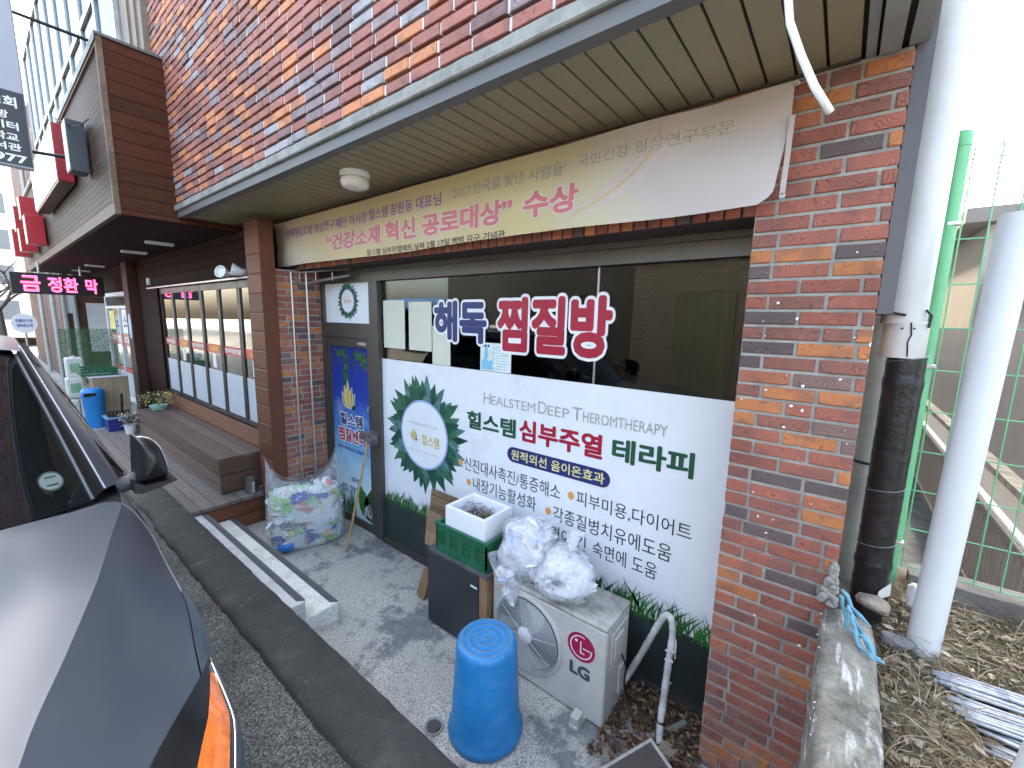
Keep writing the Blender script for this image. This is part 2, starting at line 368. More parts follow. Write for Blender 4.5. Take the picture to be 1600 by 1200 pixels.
struct(rough_sheet('road', -5.0, 1.5, -3.0, .83, .415, M['asphalt'], .07, .008, 4))
b = MB(); b.box(-120, -5.0, -14, .83, .2, .412); b.box(-5.0, 60, -14, -3.0, .2, .413); b.box(1.5, 60, -3.0, .9, .2, .411); struct(b.build('road', M['asphalt']))
# porch floor: worn speckled concrete with smooth grey patches
k = NT('porch_concrete'); sp = k.noise(120, 3); big = k.noise(1.8, 8, None, .72); mid = k.noise(14, 6)
c1 = k.ramp(sp.outputs[0], [(.35, (.14,.135,.115)), (.5, (.43,.415,.37)), (.68, (.66,.64,.57))]).outputs[0]
c2 = k.ramp(mid.outputs[0], [(.3, (.10,.105,.115)), (.7, (.21,.215,.23))]).outputs[0]
f = k.ramp(big.outputs[0], [(.51, 0.), (.57, .9)]); c1 = k.mix(f.outputs[0], c1, c2)
st = k.ramp(k.noise(5, 8, None, .75).outputs[0], [(.58, 0.), (.7, .75)]); c1 = k.mix(st.outputs[0], c1, (.06,.055,.05))
k.l(c1, k.p.inputs['Base Color']); k.p.inputs['Roughness'].default_value = .8; k.bump(sp.outputs[0], .3, .006, k.bump(mid.outputs[0], .3, .015)); M['porch'] = k.mat
struct(rough_sheet('porch_floor', -5.1, .1, 1.02, 2.56, 0, M['porch'], .06, .008, 3))
# kerb with a lip and rough edges
def nz(x, s, seed=0.): return noise.noise(Vector((x*s, seed, 1.7)))
rows = []; n = 150
for i in range(n+1):
    x = -5.9+7.4*i/n; e = .012*nz(x, 5)+.012*nz(x, 17, 4); z = .47+.008*nz(x, 3, 9)
    chip = max(0, nz(x, 1.7, 2)-.25)*.10
    ys = [(.80+e+chip, .25), (.812+e+chip, .432), (.83+e+chip, .458), (.865+e*.6, z-.003), (.95, z+.004*nz(x, 9, 5)), (1.06+.004*nz(x, 8, 3), z), (1.09+.006*nz(x, 11, 7), z-.012), (1.10, .4), (1.10, -.05)]
    ys = [(y-.012*max(0, x+1)-.02*(x < -4)*0, zz) for y, zz in ys]
    rows.append([(x, y, zz) for y, zz in ys])
b = MB(); b.grid(rows); b.poly([p for p in rows[0]]); struct(b.build('kerb', M['kerb'], smooth=True, auto=50))
# soil mound right of the pillar
def soilz(x, y): return .12*max(0, min(1, (y-1.6)/1.2))-.12*max(0, (x-.9))-.35*max(0, 1.2-y)
k = NT('soil'); ns = k.noise(16, 8, None, .75)
c1 = k.ramp(ns.outputs[0], [(.3, (.07,.052,.035)), (.5, (.17,.135,.09)), (.7, (.30,.25,.17))]).outputs[0]
k.l(c1, k.p.inputs['Base Color']); k.p.inputs['Roughness'].default_value = .95; k.bump(ns.outputs[0], .8, .03); M['soil'] = k.mat
struct(rough_sheet('soil_ground', .12, 1.35, .5, 2.95, .95, M['soil'], .035, .05, 7, soilz))
b = MB(); b.box(1.1, 2.4, 2.9, 60, .15, .2); b.box(1.35, 60, .9, 2.9, .1, .19); struct(b.build('alley_road', pm('alley_asphalt', (.13,.135,.14), .8, .2, 5, .2, 60)))

# ================================================================ brick building
BB = thing('brick_building', 'brick shop building with olive soffit over its recessed storefront', 'building', (-2.4, 2.5, 0))
CO = .067
def brick_wall(name, x0, x1, z0, z1, y, mat, mort, recess=.008, parent=BB, L=.21, seed=1, hjit=.002, depth=.05, start=0., vjoint_flush=None, skipfn=None, axis='x', fx=None, gap=.014):
    rr = random.Random(seed); b = MB(); vj = MB(); row = 0; z = z0
    ux, uy = ((1,0,0), (0,1,0)) if axis == 'x' else ((0,1,0), (-1,0,0))
    while z < z1-.005:
        h = min(CO-gap, z1-z-.001); u = x0-(row % 2)*(L/2)+start+rr.uniform(-.012, .012); 
        while u < x1:
            l = L-.014+rr.uniform(-.004, .004)
            if rr.random() < .06: l = L/2-.012
            a, c = max(u, x0), min(u+l, x1)
            if c-a > .018 and not (skipfn and skipfn(a, c, z)):
                d = rr.uniform(-hjit, hjit)
                o = (a, y+d, z) if axis == 'x' else (y-d, a, z)
                brick_box(b, o, ux, uy, c-a, h, depth)
                if vjoint_flush is not None and c < x1:
                    vj.box(c-.001, c+.015, y+vjoint_flush, y+depth, z+.001, z+h-.001)
            u += l+.014
        z += CO; row += 1
    o = b.build(name, mat, parent)
    if vjoint_flush is not None: vj.build('vertical_joint', M['mortar_pale'], o)
    m = MB()
    if axis == 'x': m.box(x0+.002, x1-.003, y+recess, y+depth+.2, z0-.01, z1)
    else: m.box(y-depth-.1, y-recess, x0+.002, x1-.003, z0-.01, z1)
    m.build('mortar', mort, o)
    return o
pil = brick_wall('brick_pillar', -.365, .097, -.02, 3.40, 2.2, M['brick'], M['mortar'], .007, seed=5, hjit=.003, depth=.30)
# white paint flecks and plaster scraps left on the pillar bricks
fl = MB(); rr = random.Random(3)
for i in range(34):
    x = rr.uniform(-.35, .08); z = rr.choice([rr.uniform(1.2, 2.5), rr.uniform(1.9, 2.45), rr.uniform(.3, 2.8)])
    s = rr.choice([.002, .003, .0045, .0075]); n = rr.randint(5, 8)
    fl.poly([(x+s*rr.uniform(.5, 1.4)*math.cos(6.283*j/n), 2.1955, z+s*rr.uniform(.4, 1.2)*math.sin(6.283*j/n)) for j in range(n)])
fl.build('paint_fleck', M['white'], pil)
lint = brick_wall('brick_lintel', -6.0, -.365, 2.96, 3.40, 2.2, M['brick'], M['mortar'], .007, seed=8, hjit=.003, depth=.26)
b = MB(); rr = random.Random(4); x = -4.72
while x < -.38:
    brick_box(b, (x, 2.2+rr.uniform(-.003, .003), 2.868), (1,0,0), (0,1,0), min(.062, -.366-x), .085, .2); x += .073
rl = b.build('rowlock_course', M['brick'], BB)
b = MB(); b.box(-4.72, -.367, 2.208, 2.45, 2.872, 2.957); b.box(-4.72, -.367, 2.21, 2.6, 2.866, 2.8715); b.build('mortar', M['mortar_shade'], rl)
brick_wall('brick_reveal', 1.99, 2.46, -.02, 2.86, -4.72, M['brick'], M['mortar'], .007, seed=11, axis='y', depth=.08)
up = brick_wall('upper_brick_wall', -6.1, .13, 3.535, 8.5, 1.45, M['brick_up'], M['mortar_shade'], .035, seed=21, hjit=.004, depth=.06, vjoint_flush=.006, gap=.0165)
b = MB(); b.box(-6.1, 0.09, 1.51, 40, 3.55, 8.6); b.box(-6.0, .09, 2.52, 16, 2.92, 3.6); b.box(-.30, .09, 2.5, 40, -.1, 3.41); b.box(-6.0, -4.80, 2.25, 16, -.1, 3.4)  # unseen mass behind, made deep and tall to shade the alley
b.box(-4.80, -.30, 4.6, 16, -.1, 3.41)
b.build('inner_wall_sun_block', pm('grey_render', (.3,.29,.28), .9, .15, 4), BB)
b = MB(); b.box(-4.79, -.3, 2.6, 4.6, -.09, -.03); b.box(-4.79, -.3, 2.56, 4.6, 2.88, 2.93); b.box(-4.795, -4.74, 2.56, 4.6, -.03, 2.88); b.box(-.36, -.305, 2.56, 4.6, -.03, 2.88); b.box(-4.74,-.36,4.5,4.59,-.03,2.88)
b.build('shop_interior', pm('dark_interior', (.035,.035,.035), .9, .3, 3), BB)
b = MB(); b.box(.0985, .148, 2.205, 2.62, 2.44, 3.55); b.build('side_trim', pm('dark_side_metal', (.10,.095,.10), .5, .15, 5), BB)
# soffit boards
b = MB(); g = MB(); x = -.06; i = 0
while x > -5.72:
    b.box(max(-5.72, x-.0935), x, 1.5, 2.205, 3.403, 3.42); x -= .105
so = b.build('soffit', M['soffit'], BB)
b = MB(); b.box(-5.72, .13, 1.5, 2.3, 3.424, 3.46); b.box(-5.72, -.06, 2.185, 2.2, 3.393, 3.402); b.build('backing', pm('dark_joint', (.05,.042,.03), .8), so)
b = MB(); b.box(-.045, -.015, 1.48, 2.205, 3.397, 3.42); b.box(-.005, .055, 1.48, 2.195, 3.389, 3.42); b.box(.075, .13, 1.48, 2.19, 3.395, 3.42); b.build('end_trim', M['soffit_grey'], BB)
b = MB(); b.box(-5.74, .14, 1.455, 1.52, 3.385, 3.446); fa = b.build('fascia', M['fascia'], BB)
rows = []
for i in range(121):
    x = -5.76+5.92*i/120; e = .006*nz(x, 9, 3)
    rows.append([(x, 1.50, 3.449), (x, 1.437, 3.449), (x, 1.430, 3.455), (x, 1.430, 3.505+e), (x, 1.44, 3.512+e), (x, 1.50, 3.516+e)])
b = MB(); b.grid(rows); b.poly(rows[0]); b.poly(rows[-1]); b.build('flashing', M['flash'], fa)
# aluminium storefront: frame
b = MB(); Y0, Y1 = 2.465, 2.53
b.box(-4.70, -.31, Y0-.02, Y1, 2.828, 2.864); b.box(-4.70, -.31, Y0, Y1, 2.735, 2.827)         # header
b.box(-3.775, -3.632, Y0-.006, Y1, -.03, 2.734); b.box(-4.76, -4.672, Y0-.004, Y1, -.03, 2.79)   # posts
b.box(-3.631, -.31, Y0+.005, Y1, -.03, .045); b.box(-3.631, -.31, 2.445, 2.47, -.03, .012)         # sill
b.box(-4.671, -3.776, Y0, Y1, 2.155, 2.312); b.box(-4.671, -3.776, Y0, Y1, -.03, -.004)
sf = b.build('storefront_frame', M['alu'], BB)
b = MB()
for px in (-4.715, -4.63): b.tube([(px+.0, 2.26 if px > -4.7 else 2.14, 0), (px, 2.26 if px > -4.7 else 2.14, 2.84)], .011, 8)
b.tube([(-4.70, 2.14, 2.74), (-4.70, 2.3, 2.735), (-4.0, 2.40, 2.80)], .014, 8)
b.tube([(-4.70, 2.16, 2.83), (-4.0, 2.40, 2.86)], .008, 8)
for t in (.1, .4, .7): b.tube([(-4.70+.7*t, 2.17+.23*t, 2.83), (-4.7+.7*t, 2.17+.23*t, 2.745)], .006, 6)
b.build('awning_rail', M['alu_light'], BB)
# ---- window
wn = MB(); wn.box(-3.63, -.36, 2.512, 2.518, 1.94, 2.734); win = wn.build('shop_window', M['glass'], BB)
b = MB(); b.box(-1.275, -1.262, 2.506, 2.511, 1.965, 2.734); b.build('sash_edge', M['alu_light'], win)
b = MB(); b.box(-3.631, -.362, 2.502, 2.511, .045, 1.971); film = b.build('printed_panel', M['board'], win)
y = 2.5005
b = MB(); b.poly([(-3.63, y, .046), (-.363, y, .046), (-.363, y, .49), (-3.63, y, .49)]); b.build('base_band', M['band_print'], win)
def blade(b, x, z, h, lean, wd, y, mi=0):
    c = lean*h
    L = [(x-wd/2, y, z), (x-wd*.42+c*.3, y, z+h*.5), (x+c, y, z+h), (x+wd*.42+c*.35, y, z+h*.5), (x+wd/2, y, z)]
    b.poly(L, mi)
b = MB(); rr = random.Random(12)
for i in range(620):
    x = rr.uniform(-3.62, -.37); dens = .5+.5*noise.noise(Vector((x*2.1, 0, 0)))
    if x > -3.0 and x < -1.7 and rr.random() < .2: continue
    h = rr.uniform(.05, .13)+.13*dens*rr.random()**1.5+(.05 if x > -1.2 else 0)
    blade(b, x, .485-rr.random()*.03, h, rr.uniform(-.75, .75), rr.uniform(.006, .016), y-.0008-.0006*rr.random())
b.build('grass_print', M['grass_print'], win)
def leaf(b, cx, cz, ang, r0, r1, wd, y, mi=0, bend=.0):
    d = Vector((math.cos(ang), math.sin(ang))); p = Vector((-d.y, d.x)); n = 6; A = []; B_ = []
    for i in range(n+1):
        t = i/n; r = r0+(r1-r0)*t; w = wd*math.sin(math.pi*(t**.75))*(1-.15*t) if 0 < t < 1 else 0
        c = d*r+p*bend*t*t
        A.append((cx+c.x+p.x*w, y, cz+c.y+p.y*w)); B_.append((cx+c.x-p.x*w, y, cz+c.y-p.y*w))
    b.poly(A+B_[::-1][1:-1], mi)
def wreath(parent, cx, cz, r, y, s=1., n=30, seed=2, text=True):
    rr = random.Random(seed); b = MB()
    for layer in range(3):
        for i in range(n):
            a = 2*math.pi*(i+.33*layer)/n+rr.uniform(-.06, .06); ro = r*(1.68-.17*layer)*rr.uniform(.94, 1.05)
            leaf(b, cx, cz, a, r*.82, ro, r*.17*rr.uniform(.8, 1.2), y-.0006*layer-.0002*rr.random(), 0, rr.uniform(-.12, .12)*r)
    w_ = b.build('leaf_wreath', M['leaf_print'], parent)
    b = MB(); b.poly([(x, y-.0024, z) for x, z in ellipse(cx, cz, r, r)], 0); b.poly([(x, y-.003, z) for x, z in ellipse(cx, cz, r*.945, r*.945)], 1)
    b.build('wreath_disc', [pm('lavender_print', (.35,.4,.68), .4, .05), M['board']], parent)
def lotus(b, cx, cz, s, y):
    """five petals: gold (0), olive (1), black leaf (2), white outline (3)"""
    for (dx, a, L, wd, mi) in ((-.12, 118, .62, .12, 1), (.12, 62, .62, .12, 1), (-.05, 103, .8, .12, 0), (.06, 76, .78, .12, 1), (.0, 90, .98, .13, 0)):
        leaf(b, cx+dx*s, cz, math.radians(a), -.02*s, (L+.04)*s, (wd+.03)*s, y, 3)
        leaf(b, cx+dx*s, cz, math.radians(a), 0, L*s, wd*s, y-.0004, mi); y -= .0008
    leaf(b, cx+.22*s, cz-.02*s, math.radians(38), 0, .3*s, .07*s, y-.0004, 2)
LOT = [M['gold'], M['olive'], M['ink'], M['white']]
wreath(win, -3.0, 1.29, .335, y)
b = MB(); lotus(b, -3.14, 1.22, .125, y-.004); b.build('flower_logo', LOT, win)
b = MB(); f = fY(y-.004); put_text(b, '힐스템', -3.02, -2.78, 1.195, 1.30, f, 0, .02); b.build('lettering', M['gold'], win)
b = MB(); put_text(b, '자연치유를 선도하는 시스템', -3.21, -2.80, 1.375, 1.40, f, 0, .0); put_text(b, 'HEALSTEM DEEP THEROMTHERAPY', -3.2, -2.79, 1.12, 1.13, f); b.build('lettering', M['greyink'], win)
f = fY(y-.001)
b = MB(); put_text(b, '힐스템', -2.43, -1.905, 1.468, 1.622, f, 0, .035); put_text(b, '테라피', -1.105, -.59, 1.48, 1.642, f, 0, .035); b.build('lettering', M['dgreen'], win)
b = MB(); put_text(b, '심부주열', -1.872, -1.172, 1.465, 1.638, f, 0, .035); b.build('lettering', M['crimson'], win)
b = MB()
x = -2.243
for wd, sc in (('HEALSTEM', .515), ('DEEP', .265), ('THEROMTHERAPY', .655)):
    hw = sc*.145 if wd != 'DEEP' else .075
    if wd == 'THEROMTHERAPY': hw = .075
    if wd == 'HEALSTEM': hw = .075
    put_text(b, wd[0], x, x+hw, 1.706, 1.798, f); put_text(b, wd[1:], x+hw+.008, x+sc, 1.706, 1.778, f); x += sc+.025
b.build('lettering', M['greyink'], win)
b = MB(); L = [(-1.985+.06, 1.277), (-1.105-.06, 1.277)]
pts = [(-1.045-.06-.0+.06*math.sin(math.pi*i/10)-.06, y-.001, 1.338-.061*math.cos(math.pi*i/10)) for i in range(11)]+[(-1.925-.06*math.sin(math.pi*i/10), y-.001, 1.338+.061*math.cos(math.pi*i/10)) for i in range(11)]
b.poly(pts, 0); put_text(b, '원적외선 음이온효과', -1.945, -1.145, 1.298, 1.38, fY(y-.002), 1, .015)
b.build('round_ended_label', [M['navy'], pm('pale_yellow_print', (.75,.68,.3), .4)], win)
b = MB()
for s, u0, u1, v0, v1 in (('신진대사촉진/통증해소', -2.46, -1.485, 1.085, 1.205), ('피부미용,다이어트', -1.35, -.57, 1.095, 1.205), ('내장기능활성화', -2.355, -1.695, .93, 1.05), ('각종질병치유에도움', -1.54, -.675, .917, 1.033), ('숙면에 도움', -1.205, -.755, .765, .878), ('경이 긴', -1.555, -1.26, .765, .878)):
    put_text(b, s, u0, u1, v0, v1, f, 0, .004)
b.build('lettering', M['ink'], win)
b = MB()
for cx, cz in ((-2.505, 1.14), (-1.395, 1.15), (-2.405, .985), (-1.583, .975)): b.poly([(x, y-.001, z) for x, z in ellipse(cx, cz, .025, .03, 20)])
b.build('bullet_dot', M['orange'], win)
# big window lettering with white outline
def outlined(parent, s, rect, y, mat, off=.045, out=.05, yo=.0018):
    b = MB(); put_text(b, s, *rect, fY(y), 1, off+out, ref_off=off); put_text(b, s, *rect, fY(y-yo), 0, off); b.nosplit = True
    return b.build('lettering', [mat, M['white']], parent)
yy = 2.5055
outlined(win, '해독', (-2.845, -2.225, 2.185, 2.535), yy, M['navy'], .045, .055); outlined(win, '찜질방', (-2.115, -1.155, 2.14, 2.555), yy, M['crimson'], .045, .05)
# ---- door
b = MB()
b.box(-4.668, -4.60, 2.475, 2.525, 0, 2.15); b.box(-3.85, -3.778, 2.475, 2.525, 0, 2.15); b.box(-4.599, -3.851, 2.475, 2.525, 2.055, 2.15); b.box(-4.599, -3.851, 2.475, 2.525, 0, .09)
door = b.build('door', M['alu'], BB)
k = NT('sky_print'); sp = k.n('SeparateXYZ'); k.l(k.geo().outputs['Position'], sp.inputs[0])
mr = k.n('MapRange'); mr.inputs[1].default_value = .06; mr.inputs[2].default_value = 2.05; k.l(sp.outputs[2], mr.inputs[0])
base = k.ramp(mr.outputs[0], [(0, (.5,.66,.72)), (.16, (.72,.84,.88)), (.34, (.30,.55,.72)), (.52, (.07,.25,.58)), (.72, (.012,.05,.36)), (1, (.008,.022,.22))]).outputs[0]
cl = k.noise(3.2, 6); m1 = k.ramp(cl.outputs[0], [(.52, 0.), (.68, .6)]); mk = k.ramp(mr.outputs[0], [(.3, 1.), (.62, .5), (.72, 0.)])
mm = k.n('Math', operation='MULTIPLY'); k.l(m1.outputs[0], mm.inputs[0]); k.l(mk.outputs[0], mm.inputs[1])
k.l(k.mix(mm.outputs[0], base, (.75,.82,.86)), k.p.inputs['Base Color']); k.p.inputs['Roughness'].default_value = .3
b = MB(); b.box(-4.60, -3.85, 2.494, 2.502, .085, 2.057); b.build('printed_panel', k.mat, door)
y = 2.4925; rr = random.Random(31)
for cx0, cz0, n, sx, sz in ((-4.40, 1.98, 70, .14, .07), (-4.30, 1.80, 60, .07, .16), (-4.02, 1.96, 70, .15, .08), (-4.33, 1.62, 30, .04, .10), (-4.58, 1.3, 30, .015, .16), (-3.93, 1.87, 20, .06, .06)):
    b = MB()
    for i in range(n):
        cx, cz = rr.gauss(cx0, sx*.55), rr.gauss(cz0, sz*.55); L = rr.uniform(.03, .06)
        if not (-4.595+L < cx < -3.855-L and .1 < cz < 2.05-L): continue
        leaf(b, cx, cz, rr.uniform(0, 6.28), 0, L, .012, y-.001*rr.random())
    b.build('leaf_print', M['grass_print'], door)
b = MB()
for i in range(60): blade(b, rr.uniform(-4.59, -4.2), .1, rr.uniform(.08, .32), rr.uniform(-.25, .25), .014, y-.001*rr.random())
for a in (75, 110, 50): leaf(b, -3.96, .12, math.radians(a), 0, .42 if a > 60 else .3, .12, y-.0012)
b.build('leaf_print', M['grass_print'], door)
b = MB()
for i in range(14): 
    cx, cz = rr.uniform(-4.02, -3.88), rr.uniform(.13, .3)
    for a in range(5): leaf(b, cx, cz, a*1.257+cx*9, 0, .03, .011, y-.002)
b.build('white_flower_print', M['white'], door)
b = MB(); lotus(b, -4.27, 1.36, .32, y-.001); b.build('flower_logo', LOT, door)
outlined(door, '힐스템', (-4.46, -4.0, 1.16, 1.30), y-.001, M['navy'], .035, .07)
outlined(door, '찜질센터', (-4.50, -3.96, .965, 1.125), y-.001, M['crimson'], .035, .07)
b = MB(); put_text(b, '심부주열과학으로 체험하는곳', -4.54, -3.9, .86, .905, fY(y-.001), 0, .01); put_text(b, '전화상담', -4.27, -4.07, .50, .56, fY(y-.001), 0, .01); put_text(b, '02-2938-5', -4.47, -3.98, .35, .44, fY(y-.001), 0, .01); b.build('lettering', M['navy'], door)
b = MB(); b.tube([(-3.815, 2.47, 1.45), (-3.815, 2.44, 1.45), (-3.815, 2.44, 1.40)], .008, 8); b.build('handle', M['alu_light'], door)
b = MB(); put_text(b, '→자동문', -4.03, -3.87, 2.085, 2.115, fY(2.474), 0, .02); b.build('lettering', M['white'], door)
b = MB(); b.box(-4.671, -3.776, 2.493, 2.503, 2.313, 2.734); tr = b.build('transom_panel', M['board'], BB)
wreath(tr, -4.21, 2.545, .125, 2.4925, n=26, seed=6)
b = MB(); put_text(b, '찜질센터', -4.28, -4.14, 2.525, 2.565, fY(2.4885), 0, .02); put_text(b, 'HEALSTEM', -4.27, -4.15, 2.59, 2.598, fY(2.4885), 0); b.build('lettering', M['orange'], tr)
# papers behind / on the glass
for (x0, x1, z0, z1, m, lab) in ((-3.60, -3.265, 2.085, 2.545, 'paper_y', 'large white sheet on window glass nearest the door post'), (-3.205, -2.885, 2.085, 2.53, 'paper_y', 'large white sheet on window glass left of the navy lettering'), (-2.875, -2.645, 1.975, 2.315, 'paper_y', 'white sheet half behind the navy lettering on window')):
    rows = [[(x0+(x1-x0)*i/8+.003*nz(i+j*3.3, .8), 2.5095+.0015*nz(i*.6, 1., j), z0+(z1-z0)*j/8) for j in range(9)] for i in range(9)]
    b = MB(); b.grid(rows); tag(b.build('paper_sheet', M[m], smooth=True), lab, 'paper', 'white sheets on the shop window')
b = MB(); b.box(-2.292, -1.975, 2.5085, 2.511, 1.975, 2.2, 0); rr = random.Random(9)
for i in range(9): 
    z = 2.17-i*.021; b.poly([(-2.12, 2.508, z), (-2.12+rr.uniform(.05, .12), 2.508, z), (-2.0, 2.508, z-.008), (-2.12, 2.508, z-.008)], 2)
for i in range(5): b.poly([(x, 2.5075, z) for x, z in ellipse(-2.15, 2.16-i*.04, .009, .009, 10)], 2)
b.poly([(-2.28, 2.508, 1.985), (-2.16, 2.508, 1.985), (-2.16, 2.508, 2.07), (-2.2, 2.508, 2.05), (-2.24, 2.508, 2.09), (-2.28, 2.508, 2.05)], 1)
b.poly([(x, 2.5075, z) for x, z in ellipse(-2.23, 2.12, .022, .05, 16)], 1)
for i in range(3): b.poly([(-2.275+.03*i, 2.5075, 2.165), (-2.255+.03*i, 2.5075, 2.165), (-2.255+.03*i, 2.5075, 2.185), (-2.275+.03*i, 2.5075, 2.185)], 3)
tag(b.build('poster', [pm('pale_blue_paper', (.66,.74,.72), .7), pm('light_blue_print', (.2,.5,.7), .6), pm('grey_blue_print', (.4,.5,.55), .6), M['navy']]), 'small pale blue notice poster under the red window lettering', 'poster')
# ---------------------------------------------------------------- banner
k = NT('banner_cloth'); sp = k.n('SeparateXYZ'); k.l(k.geo().outputs['Position'], sp.inputs[0])
mr = k.n('MapRange'); mr.inputs[1].default_value = -5; mr.inputs[2].default_value = -.26; k.l(sp.outputs[0], mr.inputs[0])
ns = k.noise(2.5, 4); ad = k.n('Math', operation='MULTIPLY_ADD'); k.l(ns.outputs[0], ad.inputs[0]); ad.inputs[1].default_value = .09; k.l(mr.outputs[0], ad.inputs[2])
sl = k.n('Math', operation='MULTIPLY_ADD'); k.l(sp.outputs[2], sl.inputs[0]); sl.inputs[1].default_value = .10; sl.inputs[2].default_value = -.36
a2 = k.n('Math', operation='ADD'); k.l(ad.outputs[0], a2.inputs[0]); k.l(sl.outputs[0], a2.inputs[1])
c1 = k.ramp(a2.outputs[0], [(0, (.5,.42,.32)), (.06, (.62,.54,.42)), (.18, (.56,.46,.25)), (.45, (.62,.50,.27)), (.7, (.61,.53,.27)), (.80, (.60,.55,.36)), (.88, (.58,.54,.52)), (.96, (.56,.50,.48)), (1, (.53,.47,.45))]).outputs[0]
c1 = k.mix(k.ramp(k.noise(4, 5).outputs[0], [(.5, 0.), (.75, .45)]).outputs[0], c1, (.55,.51,.47))
k.l(c1, k.p.inputs['Base Color']); k.p.inputs['Roughness'].default_value = .55; k.bump(k.noise(5, 3).outputs[0], .25, .02)
tl = k.n('BsdfTranslucent'); tl.inputs[0].default_value = (.6,.5,.35,1); mx = k.n('MixShader'); mx.inputs[0].default_value = .12; k.l(k.p.outputs[0], mx.inputs[1]); k.l(tl.outputs[0], mx.inputs[2]); k.l(mx.outputs[0], k.out.inputs[0])
M['banner'] = k.mat
def ybn(u, v): 
    t = (v-2.88)/.48
    return 2.122+.022*noise.noise(Vector((u*1.3, v*2.5, 0)))+.010*noise.noise(Vector((u*4, v*5, 2)))+.008*math.sin(7*u+9*v)*math.exp(-((u+.7)/.5)**2)-.02*(1-t)*math.exp(-((u+.35)/.25)**2)+.03*(1-abs(2*t-1))*math.sin(u*1.1)*.3-.028*math.exp(-((v-3.33+.16*(u+4.95))/.035)**2)*math.exp(-((u+4.6)/.4)**2)
def fB(d): return lambda u, v: (u, ybn(u, v)-d, v-.0)
BN = thing('banner', 'long faded yellow award banner hung under the soffit above the window', 'banner', (-2.6, 2.13, 3.35))
rows = []; nx, nz_ = 190, 20
def sag(u): return .012*math.sin((u+5)*2.4)-.01
for i in range(nx+1):
    r = []
    for j in range(nz_+1):
        t = j/nz_; umax = -.258 if t > .62 else -.258-.035*((.62-t)/.62)**.7
        if t < .12: umax -= .05*(1-t/.12)**2
        u = -5.0+(umax+5.0)*i/nx; v = 2.902+(3.353-2.902)*t+(1-t)*sag(u)*.6
        r.append((u, ybn(u, v), v))
    rows.append(r)
b = MB(); b.grid(rows); b.build('cloth', M['banner'], BN, smooth=True)
b = MB(); rows = [[(-.262+a+.012*(1-j/10)*(0), 2.118-.004*math.sin(j), 2.905+.32*j/10) for a in (0, .006, .014, .02)] for j in range(11)]; 
rows = [[(p[0]-.006*(1-j/10), p[1], p[2]) for p in r] for j, r in enumerate(rows)]
b.grid(rows); b.build('torn_hem', M['banner'], BN, smooth=True)
b = MB()
for (x, z) in ((-.25, 3.335), (-.256, 2.915), (-4.96, 3.335)): b.lathe([(.004, 0), (.009, .001), (.011, .003), (.009, .005)], None, 12, 0, Matrix.Translation((x, 2.108, z)) @ Matrix.Rotation(math.pi/2, 4, 'X'))
b.tube([(-.25, 2.11, 3.335), (-.22, 2.17, 3.36), (-.2, 2.21, 3.375)], .003, 6); b.build('eyelet', M['alu_light'], BN)
b = MB()
def bt(s, rect, mi, off, d, dv=0.): put_text(b, s, *rect, fB(d), mi, off, dv)
halo = pm('pale_halo_print', (.68,.6,.5), .6)
b = MB(); put_text(b, '“건강소재 혁신 공로대상”', -3.90, -1.665, 2.98, 3.135, fB(.002), 0, .08, ref_off=.04); put_text(b, '수상', -1.585, -1.215, 2.985, 3.14, fB(.002), 0, .08, ref_off=.04)
put_text(b, '국민건강 임상연구부문', -1.235, -.46, 3.21, 3.27, fB(.002), 0, .06, ref_off=.02); b.build('lettering', halo, BN)
b = MB(); put_text(b, '“건강소재 혁신 공로대상”', -3.90, -1.665, 2.98, 3.135, fB(.004), 0, .04); put_text(b, '수상', -1.585, -1.215, 2.985, 3.14, fB(.004), 0, .04); b.build('lettering', M['pinkred'], BN)
b = MB(); put_text(b, '심부주열요법 임상연구재단 이사장 힐스템 장원동 대표님', -4.73, -2.322, 3.175, 3.265, fB(.003), 0, .02); b.build('lettering', M['purple'], BN)
b = MB(); put_text(b, "'2017 한국을 빛낸 사람들'", -2.225, -1.31, 3.195, 3.27, fB(.004), 0, .012); put_text(b, '국민건강 임상연구부문', -1.235, -.46, 3.21, 3.27, fB(.004), 0, .02); b.build('lettering', M['greyink'], BN)
b = MB(); put_text(b, '힐스템 심부주열매트 날짜 2월 17일 백범 김구 기념관', -3.24, -1.734, 2.895, 2.945, fB(.003), 0, .01); b.build('lettering', M['ink'], BN)
# printed swooshes
SWM = [pm('peach_print', (.62,.42,.2), .6), pm('lilac_print', (.6,.5,.54), .6)]
for (x0, mi, wd) in ((-.80, 0, .012), (-.74, 1, .02), (-.86, 1, .014), (-.70, 1, .008)):
    sw = MB(); A = []; B_ = []
    for i in range(31):
        t = i/30; v = 2.90+.445*t; u = x0-.62*(1-t)**1.9+.05*math.sin(t*3)
        w_ = wd*(.25+math.sin(math.pi*min(1, t*.9+.1)))
        A.append(fB(.0015)(u-w_/2, v)); B_.append(fB(.0015)(min(u+w_/2, -.3), v))
    sw.grid([A, B_], mi); sw.build('printed_swoosh', SWM, BN)
for (x0, mi) in ((-4.72, 1), (-4.60, 1)):
    sw = MB(); A = []; B_ = []
    for i in range(25):
        t = i/24; v = 2.905+.40*t; u = x0+.35*(1-t)**2.2+.02; A.append(fB(.0015)(u-.006, v)); B_.append(fB(.0015)(u+.006, v))
    sw.grid([A, B_], mi); sw.build('printed_swoosh', SWM, BN)
